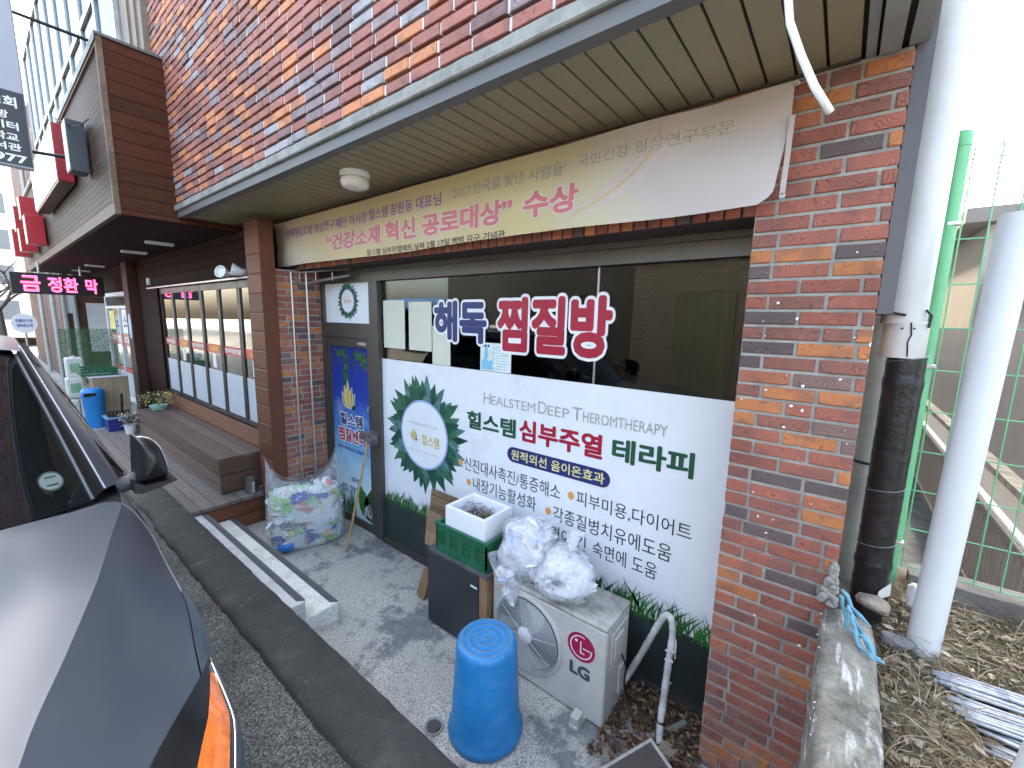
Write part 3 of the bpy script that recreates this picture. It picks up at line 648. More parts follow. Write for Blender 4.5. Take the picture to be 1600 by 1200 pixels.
# ---------------------------------------------------------------- dome lamp, cable
LS = .8
DL = thing('ceiling_lamp', 'round white dome lamp fixed to the olive soffit', 'lamp', (-2.86, 1.79, 3.40))
b = MB(); b.lathe([(r*LS, z*LS) for r, z in [(.0, .0), (.125, 0), (.128, -.01), (.128, -.045), (.122, -.05)]], (-2.87, 1.79, 3.402)); b.build('base', M['white'], DL, True, 40)
b = MB(); b.lathe([(r*LS, z*LS) for r, z in [(.112, -.05), (.112, -.056), (.120, -.06), (.125, -.072), (.122, -.10), (.112, -.122), (.09, -.135), (.05, -.14), (0.001, -.141)]], (-2.87, 1.79, 3.402)); b.build("diffuser", pm('opal_plastic', (.72,.71,.69), .25, .04), DL, True, 40)
pts = [(-.24, 1.40, 3.62), (-.235, 1.43, 3.5), (-.232, 1.47, 3.36), (-.21, 1.49, 3.22), (-.175, 1.5, 3.13), (-.135, 1.5, 3.04), (-.092, 1.5, 2.963)]
b = MB(); b.tube(pts, .010, 12); tag(b.build('loose_conduit', pm('white_plastic', (.8,.8,.8), .4, .03), smooth=True), 'white plastic conduit dangling from the roof edge before the soffit', 'conduit')
# ================================================================ steps
ST = thing('stone_steps', 'two low granite steps with dark nosing strips below the wooden deck', 'steps', (-4, 1.3, 0))
M['granite'] = pm('granite', (.58,.58,.56), .8, .4, 90, .2, 120, dirt=(.25,.245,.24), dscale=6, damt=.5)
M['granite2'] = pm('pale_granite', (.74,.72,.65), .8, .35, 90, .2, 120, dirt=(.25,.24,.2), dscale=6, damt=.5)
M['strip'] = pm('dark_nosing', (.075,.08,.088), .55, .2, 30, .1, 150)
for (y0, y1, z1, m) in ((1.09, 1.535, .15, 'granite2'), (1.085, 1.285, .30, 'granite')):
    b = MB(); b.cbox(-5.06, -2.895, y0, y1, -.02 if z1 < .2 else .14, z1, .008); s = b.build('step', M[m], ST)
    b = MB(); xr = -2.93 if z1 < .2 else -2.93
    b.prism([(-5.05, y1-.045, z1), (xr-.01, y1-.045, z1), (xr+.025, y1-.008, z1), (-5.05, y1-.008, z1)], (0, 0, .005))
    b.prism([(-5.05, y1+.004, z1+.005), (xr+.02, y1+.004, z1+.005), (xr+.02, y1+.004, z1-.018), (-5.05, y1+.004, z1-.018)], (0, -.003, 0)); 
    b.prism([(-5.05, y1-.007, z1+.001), (xr+.026, y1-.007, z1+.001), (xr+.026, y1+.004, z1+.0045), (-5.05, y1+.004, z1+.0045)], (0, 0, .0006)); b.build('nosing_strip', M['strip'], s)
# ================================================================ AC outdoor unit
AX0, AX1, AY0, AY1, AZ0, AZ1 = -1.705, -.852, 2.02, 2.345, .012, .658
AC = thing('ac_outdoor_unit', 'cream air conditioner outdoor unit with round fan grille below the board', 'air conditioner', (-1.28, 2.18, 0))
M['acm'] = pm('cream_metal', (.55,.535,.49), .45, .06, 3, .02, 40, dirt=(.3,.28,.24), dscale=5, damt=.35)
M['actop'] = pm('dirty_cream_metal', (.47,.45,.40), .55, .1, 4, .02, 40, dirt=(.13,.12,.10), dscale=7, damt=.75)
b = MB(); b.cbox(AX0, AX1, AY0, AY1, AZ0, AZ1-.02, .012); body = b.build('casing', M['acm'], AC)
b = MB(); b.cbox(AX0-.004, AX1+.004, AY0-.004, AY1+.002, AZ1-.022, AZ1+.008, .012); b.cbox(AX0+.05, AX1-.05, AY0+.045, AY1-.04, AZ1, AZ1+.014, .006); b.build('top_cover', M['actop'], AC)
fx, fz, fr = -1.415, .345, .245
b = MB(); MF = Matrix.Translation((fx, AY0, fz)) @ Matrix.Rotation(math.pi/2, 4, 'X')
b.lathe([(fr+.03, 0), (fr+.028, .006), (fr+.012, .010), (fr+.004, .004), (fr, -.002)], None, 56, 0, MF); fg = b.build('fan_ring', M['acm'], AC, True, 40)
b = MB(); b.poly([(fx+(fr)*math.cos(6.2832*i/48), AY0-.0012, fz+fr*math.sin(6.2832*i/48)) for i in range(48)]); b.build('fan_recess', M['black'], fg)
b = MB(); M['wire'] = pm('grey_wire', (.55,.55,.55), .4, .05)
for i in range(24):
    r = .055+i*.0082; b.tube([(fx+r*math.cos(6.2832*j/48), AY0-.018+.006*(r/fr), fz+r*math.sin(6.2832*j/48)) for j in range(49)], .0019, 5, cap=False)
for i in range(8):
    a = i*math.pi/4+.2; b.tube([(fx+.05*math.cos(a), AY0-.020, fz+.05*math.sin(a)), (fx+fr*math.cos(a), AY0-.010, fz+fr*math.sin(a))], .002, 5)
b.build('wire_guard', M['wire'], AC)
b = MB(); b.lathe([(0.001, .024), (.045, .022), (.055, .016), (.056, .008)], None, 32, 0, MF); b.build('hub_cap', M['white'], AC, True, 40)
b = MB()
for a0 in (.5, 2.6, 4.7):
    rows = []
    for i in range(9):
        t = i/8; r = .05+(fr-.07)*t; rows.append([(fx+r*math.cos(a0+.55*t+q*.55*(.6+.4*t)), AY0-.003-.006*q, fz+r*math.sin(a0+.55*t+q*.55*(.6+.4*t))) for q in (-1, -.5, 0, .5, 1)])
    b.grid(rows)
b.build('fan_blade', pm('grey_fan', (.42,.42,.43), .5, .1), AC, True)
# brand roundel and letters on the casing
cx, cz, r = -1.012, .468, .092; y = AY0-.0012; b = MB()
b.poly([(x, y, z) for x, z in ellipse(cx, cz, r*1.0, r*1.0, 44)], 0)
def arcband(b, cx, cz, r, w, a0, a1, y, mi, n=30):
    A = [(cx+(r-w/2)*math.cos(a0+(a1-a0)*i/n), y, cz+(r-w/2)*math.sin(a0+(a1-a0)*i/n)) for i in range(n+1)]
    B_ = [(cx+(r+w/2)*math.cos(a0+(a1-a0)*i/n), y, cz+(r+w/2)*math.sin(a0+(a1-a0)*i/n)) for i in range(n+1)]
    b.grid([A, B_], mi)
y -= .0006; arcband(b, cx, cz, r*.76, r*.075, math.radians(72), math.radians(360), y, 1)
def rect(b, x0, x1, z0, z1, y, mi): b.poly([(x0, y, z0), (x1, y, z0), (x1, y, z1), (x0, y, z1)], mi)
rect(b, cx+r*.14, cx+r*.8, cz-r*.04, cz+r*.035, y-.0002, 1); rect(b, cx-r*.06, cx+r*.02, cz-r*.4, cz+r*.42, y-.0002, 1); rect(b, cx-r*.06, cx+r*.27, cz-r*.42, cz-r*.34, y-.0004, 1)
b.poly([(x, y-.0002, z) for x, z in ellipse(cx-r*.36, cz+r*.36, r*.105, r*.105, 16)], 1)
b.build('logo', [pm('logo_red', (.36,.008,.055), .4, .05), M['white']], AC)
b = MB(); put_text(b, 'LG', -1.083, -.945, .268, .352, fY(AY0-.0015), 0, .05); b.build('lettering', pm('dark_slate_print', (.05,.065,.075), .5), AC)
# right side: service cover and valve
b = MB(); x = AX1
b.cbox(x, x+.012, 2.07, 2.30, .40, .60, .006); b.cbox(x+.008, x+.022, 2.10, 2.22, .42, .56, .006); sc_ = b.build('service_cover', M['acm'], AC)
b = MB(); b.cbox(x, x+.018, 2.2, 2.27, .12, .30, .006); b.box(x, x+.003, 2.06, 2.31, .36, .37); b.build('valve_cover', M['acm'], AC)
for (x, yy) in ((-.985, 2.0), (-1.6, 2.0), (-.985, 2.3), (-1.6, 2.3)):
    b = MB(); b.cbox(x-.032, x+.028, yy-.085, yy+.045, 0, .034 if yy > 2.1 else .0345, .008); b.cbox(x-.03, x+.026, yy-.08, yy-.006 if yy < 2.1 else yy-.03, .02, .085 if yy < 2.1 else .033, .008); b.build('foot', pm('cream_rubber', (.48,.46,.40), .6, .1), AC)
# pipe work beside the unit
def rock(b, c, s, seed, mi=0, sq=(1, 1, .6)):
    bm = bmesh.new(); bmesh.ops.create_icosphere(bm, subdivisions=2, radius=1)
    vs = [Vector(c)+Vector((v.co.x*sq[0], v.co.y*sq[1], v.co.z*sq[2]))*s*(1+.35*noise.noise(v.co*1.3+Vector((seed*7.1, 0, 0)))) for v in bm.verts]
    bm.verts.index_update(); b.add(vs, [[v.index for v in f.verts] for f in bm.faces], mi); bm.free()

M['wrap'] = pm('white_wrap', (.58,.58,.56), .55, .2, 14, .5, 60, dirt=(.3,.27,.23), dscale=9, damt=.6)
def smooth_path(P, n=8):
    P = [Vector(p) for p in P]; out = []
    for i in range(len(P)-1):
        p0, p1, p2, p3 = P[max(i-1, 0)], P[i], P[i+1], P[min(i+2, len(P)-1)]
        for k_ in range(n):
            t = k_/n; out.append(.5*((2*p1)+(-p0+p2)*t+(2*p0-5*p1+4*p2-p3)*t*t+(-p0+3*p1-3*p2+p3)*t**3))
    return out+[P[-1]]
pth = smooth_path([(-.85, 2.25, .13), (-.835, 2.33, .15), (-.76, 2.35, .35), (-.68, 2.35, .575), (-.64, 2.35, .665), (-.605, 2.345, .665), (-.585, 2.33, .59), (-.583, 2.29, .42), (-.580, 2.25, .27), (-.572, 2.19, .10), (-.55, 2.14, .02), (-.50, 2.14, .0)], 10)
b = MB(); b.tube(pth, [.0195+.0012*math.sin(i*.9)+.001*math.sin(i*2.3) for i in range(len(pth))], 12)
HP = tag(b.build('wrapped_pipe', M['wrap'], smooth=True), 'white tape wrapped pipe arching from the cooling unit to the floor', 'pipe')
b = MB()
for z0 in (.44, .5, .30): 
    for q in range(2): rock(b, (-.598+.034*q, 2.285, z0+.006*q), .009, z0*10+q)
for z0 in (.60, .57, .53): b.tube([(-.575, 2.31, z0), (-.556, 2.305, z0-.03), (-.552, 2.30, z0-.07)], .004, 5)
b.build('tape_shred', M['wrap'], HP)
b = MB(); b.lathe([(.027, -.014), (.029, 0), (.027, .012)], None, 14, 0, Matrix.Translation((-.574, 2.2, .125)) @ Matrix.Rotation(.35, 4, 'X')); b.build('black_tie', M['black'], HP)
pth = smooth_path([(-.83, 2.2, .40), (-.80, 2.2, .33), (-.81, 2.22, .2), (-.79, 2.24, .1), (-.74, 2.28, .06)], 8)
b = MB(); b.tube(pth, .006, 8); tag(b.build('power_cable', M['black'], smooth=True), 'black cable hanging from the side cover of the cooling unit', 'cable')
pth = smooth_path([(-.82, 2.02, .02), (-.72, 2.08, .03), (-.62, 2.14, .03), (-.54, 2.24, .04), (-.47, 2.34, .06)], 8)
b = MB(); b.tube(pth, .018, 10); tag(b.build('drain_pipe', pm('grey_pvc', (.2,.19,.17), .7, .2, 9), smooth=True), 'grey drain pipe lying in the dry leaves by the pillar', 'pipe')
# fallen leaves
b = MB(); rr = random.Random(17)
for i in range(1500):
    x = rr.uniform(-.86, -.36); yy = rr.uniform(1.85, 2.46)
    if yy < 2.02-.5*(x+.86)*0 and rr.random() < .6: continue
    s = rr.uniform(.008, .022); z = .01+.05*rr.random()*(1-abs(x+.6)/.4*.5); a = rr.uniform(0, 6.28); ti = rr.uniform(-.7, .7)
    Mx = Matrix.Translation((x, yy, z)) @ Matrix.Rotation(a, 4, 'Z') @ Matrix.Rotation(ti, 4, 'X')
    b.add([Mx @ Vector(p) for p in ((-s*1.5, 0, 0), (-s*.3, -s*.6, .003), (s*1.4, 0, .006), (-s*.1, s*.6, .002))], [(0, 1, 2, 3)])
tag(b.build('dry_leaves', island_mat('dry_leaf', [(0,(.07,.035,.018)),(.3,(.13,.07,.03)),(.55,(.045,.025,.015)),(.75,(.22,.14,.07)),(.92,(.3,.22,.13))], .8)), kind='stuff')
b = MB(); rock(b, (-.50, 2.12, .03), .055, 3); tag(b.build('stone', pm('tan_stone', (.25,.22,.16), .85, .25, 12, .3, 60)), 'flat tan stone among the leaves beside the wrapped pipe', 'stone')
# stone slab lower edge
SL = Matrix.Translation((-.47, 1.80, .07)) @ Matrix.Rotation(math.radians(-32), 4, 'Z') @ Matrix.Rotation(math.radians(12), 4, 'X')
b = MB(); b.obox(SL, .46, .34, .045, 0, .003); sl = b.build('stone_tile', pm('cut_edge', (.38,.37,.34), .8, .2, 20), None)
tag(sl, 'dark brown tile propped on the floor before the brick pillar', 'tile')
b = MB(); b.obox(SL @ Matrix.Translation((0, 0, .0235)), .42, .30, .004, 0); b.build('glazed_face', pm('dark_tile', (.07,.058,.052), .5, .25, 6), sl)
# ================================================================ bucket
BU = thing('bucket', 'tall blue plastic bucket standing upside down on the porch floor', 'bucket', (-1.40, 1.585, 0))
M['blue'] = pm('blue_plastic', (.018,.19,.45), .4, .08, 5, .03, 30, dirt=(.10,.30,.6), dscale=12, damt=.35, streak=None)
b = MB(); c = (-1.405, 1.615, 0); S_ = 1.0
prof = [(.16, .02), (.184, .0), (.189, .012), (.188, .035), (.186, .042), (.178, .06), (.152, .545), (.148, .568), (.137, .583), (.128, .587), (.122, .583), (.10, .580), (.095, .584), (.088, .584), (.083, .580), (.062, .580), (.057, .584), (.05, .584), (.045, .580), (.02, .580), (.015, .583), (.001, .583)]
prof = [(r*(1.15 if z > .3 else (1.17 if z < .045 else 1.13)), z) for r, z in prof]; b.lathe(prof, c, 56); b.build('bucket_body', M['blue'], BU, True, 55)
b = MB(); 
for (r, z) in ((.125, .5862), (.0915, .5848), (.0535, .5848), (.0178, .5835)): b.lathe([(1.15*r-.0035, z), (1.15*r-.001, z+.0008), (1.15*r+.002, z)], c, 56)
b.build('dirt_ring', pm('brown_dirt', (.2,.24,.22), .8), BU)
b = MB(); b.tube([(-1.595, 1.56, .20), (-1.62, 1.56, .15), (-1.622, 1.565, .06), (-1.59, 1.57, .03)], .005, 6); b.build('handle', M['blue'], BU)
# drain
DR = thing('floor_drain', 'round grey drain set in the porch floor beside the blue bucket', 'drain', (-1.632, 1.415, 0))
b = MB(); b.lathe([(.042, .008), (.050, .013), (.056, .012), (.058, .004)], (-1.632, 1.415, .0), 32); b.build('rim', pm('worn_steel', (.25,.25,.25), .5, .2), DR, True)
b = MB(); b.poly([(-1.632+.046*math.cos(i*.2618), 1.415+.046*math.sin(i*.2618), .0085) for i in range(24)]); b.build('hole', M['dark'], DR)
b = MB()
for i in range(-2, 3): b.box(-1.632+i*.014-.003, -1.632+i*.014+.003, 1.415-.04, 1.415+.04, .009, .0115)
b.build('grate', pm('dull_steel', (.14,.14,.14), .5), DR)
# ================================================================ cabinet, crate, foam box
CB = thing('cabinet', 'low dark cabinet with tan side panel against the shop front', 'cabinet', (-2.04, 2.2, 0))
CX0, CX1, CY0, CY1, CZ = -2.335, -1.725, 1.975, 2.40, .635
b = MB(); b.cbox(CX0, CX1-.022, CY0+.02, CY1, 0.01, CZ-.025, .003); b.build('carcass', pm('dark_laminate', (.035,.04,.043), .45, .2, 6), CB)
b = MB(); b.cbox(CX0-.004, CX1-.002, CY0, CY1, CZ-.025, CZ, .003); b.build('top', pm('grey_top', (.085,.09,.095), .5, .3, 7, dirt=(.18,.18,.17), dscale=6, damt=.5), CB)
b = MB(); b.cbox(CX0, CX1-.075, CY0-.002, CY0+.018, 0.02, CZ-.028, .003); dr_ = b.build('door', pm('dark_door', (.028,.034,.04), .38, .25, 5), CB)
b = MB(); b.box(-1.875, -1.812, CY0-.004, CY0-.0022, .508, .522); b.build('label_strip', M['paper'], dr_)
b = MB(); b.cbox(CX1-.072, CX1, CY0+.002, CY1-.001, 0.0, CZ-.026, .002); b.build('side_panel', wood('tan_panel', (.33,.20,.11), 'Z', .5, .6, gap=False), CB)
CR = thing('crate', 'green plastic crate on the dark cabinet', 'crate', (-2.0, 2.15, CZ))
M['green'] = pm('green_plastic', (.012,.12,.055), .45, .15, 6)
GX0, GX1, GY0, GY1, GZ0, GZ1 = -2.265, -1.755, 2.0, 2.36, CZ+.003, CZ+.225
b = MB()
b.box(GX0, GX1, GY0, GY1, GZ0, GZ0+.012)
for (a0, a1, fixed, ax) in ((GX0, GX1, GY0, 'x'), (GX0, GX1, GY1-.012, 'x'), (GY0, GY1, GX0, 'y'), (GY0, GY1, GX1-.012, 'y')):
    def B(u0, u1, z0, z1, th=.012, of=0):
        if ax == 'x': b.box(u0, u1, fixed+of, fixed+of+th, z0, z1)
        else: b.box(fixed+of, fixed+of+th, u0, u1, z0, z1)
    B(a0, a1, GZ0+.012, GZ0+.055); B(a0, a1, GZ0+.165, GZ1-.018); 
    n = 4 if ax == 'x' else 3; w_ = (a1-a0)/n
    for i in range(n+1): B(max(a0, a0+i*w_-.022), min(a1, a0+i*w_+.022), GZ0+.055, GZ0+.165)
    for i in range(n):
        for j in range(1, 6): B(a0+i*w_+.022+(w_-.044)*j/6-.003, a0+i*w_+.022+(w_-.044)*j/6+.003, GZ0+.055, GZ0+.165, .006, .003)
        for j in range(1, 4): B(a0+i*w_+.022, a0+(i+1)*w_-.022, GZ0+.055+.0275*j-.003, GZ0+.055+.0275*j+.003, .005, .0045)
for z0, e in ((GZ1-.018, .010), (GZ0+.0, .004)):
    b.box(GX0-e, GX1+e, GY0-e, GY0+.014, z0, z0+.018); b.box(GX0-e, GX1+e, GY1-.014, GY1+e, z0, z0+.018)
    b.box(GX0-e, GX0+.014, GY0+.0145, GY1-.0145, z0, z0+.018); b.box(GX1-.014, GX1+e, GY0+.0145, GY1-.0145, z0, z0+.018)
b.build('crate_body', M['green'], CR)
FB = thing('foam_box', 'open white foam box of withered flowers sitting in the green crate', 'box', (-2.0, 2.18, GZ0+.012))
FX0, FX1, FY0, FY1, FZ0, FZ1 = -2.195, -1.80, 2.03, 2.34, GZ0+.125, 1.0
M['foam'] = pm('white_foam', (.83,.84,.86), .7, .03, 30, .12, 150)
b = MB(); t_ = .026
b.cbox(FX0, FX1, FY0, FY0+t_, GZ0+.02, FZ1, .004); b.cbox(FX0, FX1, FY1-t_, FY1, GZ0+.02, FZ1, .004); b.cbox(FX0, FX0+t_, FY0+t_-.001, FY1-t_+.001, GZ0+.021, FZ1-.0005, .002); b.cbox(FX1-t_, FX1, FY0+t_-.001, FY1-t_+.001, GZ0+.021, FZ1-.0005, .002)
b.box(FX0+.01, FX1-.01, FY0+.01, FY1-.01, GZ0+.022, GZ0+.05); b.build('box_shell', M['foam'], FB)
b = MB(); rows = []
for i in range(21): rows.append([(FX0+t_-.004+(FX1-FX0-2*t_+.008)*i/20, FY0+t_-.004+(FY1-FY0-2*t_+.008)*j/14, .885+.018*noise.noise(Vector((i*.5, j*.5, 2)))) for j in range(15)])
b.grid(rows); tag(b.build('potting_soil', M['soil'], FB), kind='stuff')
b = MB(); rr = random.Random(6)
for i in range(60):
    x, yy = rr.gauss(-2.06, .05), rr.gauss(2.21, .05); z = .90+rr.random()*.09
    for a in range(5):
        an = a*1.2566+rr.random(); L = .012; p = Vector((x, yy, z)); d = Vector((math.cos(an), math.sin(an), rr.uniform(-.3, .5)))*L; q = Vector((-d.y, d.x, 0))*.5
        b.add([p, p+d*.6+q, p+d*1.2, p+d*.6-q], [(0, 1, 2, 3)])
b.build('petal', island_mat('purple_petal', [(0,(.10,.05,.22)),(.35,(.5,.42,.6)),(.55,(.03,.025,.07)),(.8,(.6,.55,.66))], .7), FB)
b = MB()
for i in range(70):
    x, yy = rr.gauss(-1.98, .06), rr.gauss(2.18, .06); x = min(max(x, FX0+.05), FX1-.05); yy = min(max(yy, FY0+.05), FY1-.05)
    b.tube([(x, yy, .88), (x+rr.uniform(-.03, .03), yy+rr.uniform(-.03, .03), .92+.03*rr.random()), (x+rr.uniform(-.06, .06), yy+rr.uniform(-.05, .05), .93+.03*rr.random())], .0025, 4)
b.build('withered_stem', pm('dry_stem', (.22,.19,.10), .8, .3), FB)
# ================================================================ rubbish bags
M['trash'] = island_mat('trash_items', [(0,(.75,.76,.78)),(.34,(.25,.48,.12)),(.46,(.62,.68,.72)),(.58,(.04,.10,.36)),(.66,(.70,.68,.62)),(.76,(.33,.58,.22)),(.85,(.45,.30,.17)),(.90,(.06,.065,.07)),(.94,(.6,.07,.05)),(.97,(.75,.6,.2))], .5, .2)
M['trash2'] = island_mat('white_trash_items', [(0,(.78,.78,.79)),(.5,(.7,.71,.76)),(.68,(.5,.55,.72)),(.76,(.74,.66,.60)),(.86,(.36,.25,.16)),(.91,(.12,.13,.13)),(.95,(.55,.16,.12))], .6, .2)
M['film'] = film_mat('clear_bag_film', .08, .32, (.80,.85,.90), 6)
M['film2'] = film_mat('milky_bag_film', .2, .5, (.85,.87,.91), 8)
def crumple(b, c, s, rr, flat=.6):
    bm = bmesh.new(); bmesh.ops.create_icosphere(bm, subdivisions=2, radius=1)
    R_ = Matrix.Rotation(rr.uniform(0, 6.28), 3, (rr.random()-.5, rr.random()-.5, rr.random()-.5)); sd = rr.uniform(0, 90)
    ax = (rr.uniform(.6, 1.3), rr.uniform(.6, 1.3), rr.uniform(.25, flat))
    vs = []
    for v in bm.verts:
        q = v.co*(1+.55*noise.noise(v.co*1.9+Vector((sd, 0, 0)))); vs.append(Vector(c)+(R_ @ Vector((q.x*ax[0], q.y*ax[1], q.z*ax[2])))*s)
    bm.verts.index_update(); b.add(vs, [[v.index for v in f.verts] for f in bm.faces]); bm.free()
def bag_shell(fn, nu=72, nv=44):
    rows = []
    for j in range(nv+1):
        rows.append([fn(2*math.pi*i/nu, j/nv) for i in range(nu)])
    return rows
def patchmat(name, stops, scale, stretch=(1, 1, 1), white=(.7,.72,.74)):
    k = NT(name); mp = k.n('Mapping'); mp.inputs['Scale'].default_value = stretch; mp.inputs['Rotation'].default_value = (.3, .2, .4); k.l(k.geo().outputs['Position'], mp.inputs[0])
    ns = k.noise(9, 4, mp.outputs[0]); ad = k.mix(.16, mp.outputs[0], ns.outputs['Color'])
    vo = k.n('TexVoronoi'); vo.inputs['Scale'].default_value = scale; k.l(ad, vo.inputs['Vector'])
    sp = k.n('SeparateXYZ'); k.l(vo.outputs['Color'], sp.inputs[0])
    c = k.ramp(sp.outputs[0], stops, 'CONSTANT').outputs[0]
    fine = k.noise(38, 6, mp.outputs[0], .7); c = k.mix(k.ramp(fine.outputs[0], [(.52, 0.), (.62, .75)]).outputs[0], c, white); c = k.mix(k.ramp(k.noise(60, 3).outputs[0], [(.62, 0.), (.7, .6)]).outputs[0], c, (.10,.11,.12))
    k.l(c, k.p.inputs['Base Color']); k.p.inputs['Roughness'].default_value = .4; k.bump(vo.outputs['Distance'], .5, .03, k.bump(fine.outputs[0], .6, .03)); return k.mat
M['patch'] = patchmat('packed_wrappers', [(0,(.66,.69,.70)),(.30,(.22,.5,.10)),(.47,(.60,.66,.70)),(.60,(.03,.06,.32)),(.68,(.68,.70,.62)),(.75,(.30,.56,.17)),(.86,(.42,.26,.14)),(.91,(.6,.08,.06)),(.95,(.09,.10,.11))], 8.5, (1, 1, 1.7))
M['patch2'] = patchmat('packed_white_waste', [(0,(.76,.77,.78)),(.5,(.72,.73,.76)),(.70,(.45,.50,.68)),(.78,(.74,.68,.62)),(.87,(.33,.22,.14)),(.91,(.72,.72,.72)),(.965,(.16,.17,.17))], 11, (1, 1, 1), (.78,.79,.81))
BG = thing('rubbish_bag', 'big clear bag stuffed with green and white wrappers beside the door', 'rubbish bag', (-4.2, 1.95, 0))
bc = Vector((-4.22, 1.945, 0)); TH = math.radians(70)
def bagf(grow=0., wr=1., top=True):
    def f(a, t):
        ca, sa = math.cos(a), math.sin(a); z = t*.72
        wx = .36*(1+.05*math.sin(math.pi*t)-.09*t); wy = .185*(.72+.42*math.sin(math.pi*min(1, t*.8+.12)))
        if t > .8: wy *= 1-.55*(t-.8)/.2
        if t < .07: q = .86+.14*t/.07; wx *= q; wy *= q
        e = .62; x = wx*math.copysign(abs(ca)**e, ca); y_ = wy*math.copysign(abs(sa)**.85, sa)
        n_ = noise.noise(Vector((x*4.5, y_*4.5, z*4.5)))*.05+wr*abs(noise.noise(Vector((x*9, y_*9+3, z*16))))*.05
        x *= 1+.35*n_+grow*.5; y_ *= 1+1.6*n_+grow
        if top and t > .80:
            u = (t-.8)/.2; z += u*(.02+.25*max(0, ca)**2.2+.24*max(0, -ca)**2.6-.05*(1-abs(ca))+.05*max(0, -sa)*0)
        X_, Y_ = x*math.cos(TH)-y_*math.sin(TH), x*math.sin(TH)+y_*math.cos(TH)
        return (bc.x+X_-.05*t, bc.y+Y_, max(.008, z))
    return f
b = MB(); R_ = bag_shell(bagf(-.09, .6, False), 80, 60); R_ = R_[:50]; b.grid(R_, 0, True); b.poly([(p[0], p[1], p[2]) for p in R_[-1]]); b.build('contents', M['patch'], BG, True)
rr = random.Random(41); b = MB(); f = bagf(-.10, .3, False)
for i in range(70):
    a, t = rr.uniform(0, 6.283), rr.uniform(.08, .80); p = Vector(f(a, t)); c = bc+Vector((0, 0, t*.72)); crumple(b, c.lerp(p, rr.uniform(.90, .99)), rr.uniform(.03, .06), rr, .4)
for i in range(24): crumple(b, bc+Vector((rr.uniform(-.10, .06), rr.uniform(-.24, .24), rr.uniform(.55, .62))), rr.uniform(.03, .07), rr)
b.build('wrapper', M['trash'], BG)['kind'] = 'stuff'
b = MB(); crumple(b, (-4.17, 1.70, .07), .07, rr, 1.0); b.build('blue_wrapper', pm('blue_foil', (.03,.16,.5), .3, .3, 30), BG, True)
b = MB(); b.grid(bag_shell(bagf(.03, 1.), 110, 80), 0, True); b.build('bag_film', M['film'], BG, True)
def tiebag(name, label, c, R, seed, tail, sq=(1, 1, 1), neck=(0, 0, 1)):
    T = thing(name, label, 'rubbish bag', (c[0], c[1], AZ1+.01), 'tied rubbish bags on the cooling unit')
    rr = random.Random(seed); c = Vector(c); b = MB()
    def f(p, grow=0):
        n_ = .22*noise.noise(p*1.1+Vector((seed, 0, 0)))+.10*noise.noise(p*2.7+Vector((0, seed, 0)))+.05*abs(noise.noise(p*6))
        q = Vector((p.x*sq[0], p.y*sq[1], p.z*sq[2]))*R*(1+n_+grow)
        q = c+q; q.z = max(q.z, AZ1+.016) if q.y > AY0-.005 else q.z
        return q
    bm = bmesh.new(); bmesh.ops.create_icosphere(bm, subdivisions=5, radius=1); bm.verts.index_update(); b.add([c.lerp(f(v.co.copy(), -.05), .97) for v in bm.verts], [[v.index for v in f_.verts] for f_ in bm.faces]); bm.free(); b.build('contents', M['patch2'], T, True); b = MB()
    for i in range(46):
        p = Vector((rr.gauss(0, 1), rr.gauss(0, 1), rr.gauss(0, 1))).normalized()
        q = c.lerp(f(p, -.12), rr.uniform(.85, .96)); q.z = max(q.z, AZ1+.05) if q.y > AY0+.03 else q.z
        crumple(b, q, rr.uniform(.025, .055), rr)
    b.build('wrapper', M['trash2'], T)['kind'] = 'stuff'
    bm = bmesh.new(); bmesh.ops.create_icosphere(bm, subdivisions=5, radius=1); b = MB(); bm.verts.index_update()
    b.add([f(v.co.copy(), .02) for v in bm.verts], [[v.index for v in f_.verts] for f_ in bm.faces]); bm.free()
    b.build('bag_film', M['film2'], T, True)
    if tail:
        b = MB(); P0, d = Vector(tail[0]), Vector(tail[1]); up = Vector((0, 0, 1)); sd = d.cross(up).normalized() if abs(d.normalized().z) < .9 else Vector((1, 0, 0))
        for q in range(3):
            rows = []
            for i in range(9):
                t = i/8; w_ = .008+.035*t; rows.append([P0+d*t+sd*(w_*(v-1.5)/1.5)+Vector((0, 0, .01*math.sin(v*2.5+t*5+q)))+Vector((.02*(q-1)*t, .01*q*t, .012*(q-1)*t)) for v in range(4)])
            b.grid(rows)
        b.build('knotted_tail', M['film2'], T, True)
    return T
tiebag('rubbish_bag', 'tall white rubbish bag slumping over the fan grille, left of its pair', (-1.50, 2.15, .86), .205, 3, ((-1.40, 2.12, 1.06), (.10, .02, .05)), (1.0, .80, 1.12))
tiebag('rubbish_bag', 'round tied white rubbish bag with brown stain, right of the pair on the unit', (-1.20, 2.13, .81), .175, 9, ((-1.17, 2.12, .98), (.01, .02, .11)), (1.1, .95, .95))
b = MB(); 
# drooping corner of the left bag over the front of the unit
for q in range(34):
    t = rnd.random(); crumple(b, (-1.60+.09*t+rnd.uniform(-.05, .05)*(1-t*.6), 2.0-.03*t+rnd.uniform(-.02, .03), .74-.20*t), rnd.uniform(.02, .045)*(1-.3*t), rnd)
lb = [o for o in COL.objects if o.name.startswith('rubbish_bag') and 'fan grille' in o.get('label', '')][0]
b.build('wrapper', M['trash2'], lb)['kind'] = 'stuff'
rows = []
for j in range(18):
    t = j/17; rows.append([(-1.61+.10*t+(.115*(1-t)**.6+.012)*math.cos(6.2832*i/20)*(1+.2*noise.noise(Vector((i*.5, t*4, 3)))), 2.03-.04*t+(.09*(1-t)**.6+.012)*math.sin(6.2832*i/20), .80-.28*t) for i in range(20)])
b = MB(); b.grid(rows, 0, True); b.build('bag_film', M['film2'], lb, True)
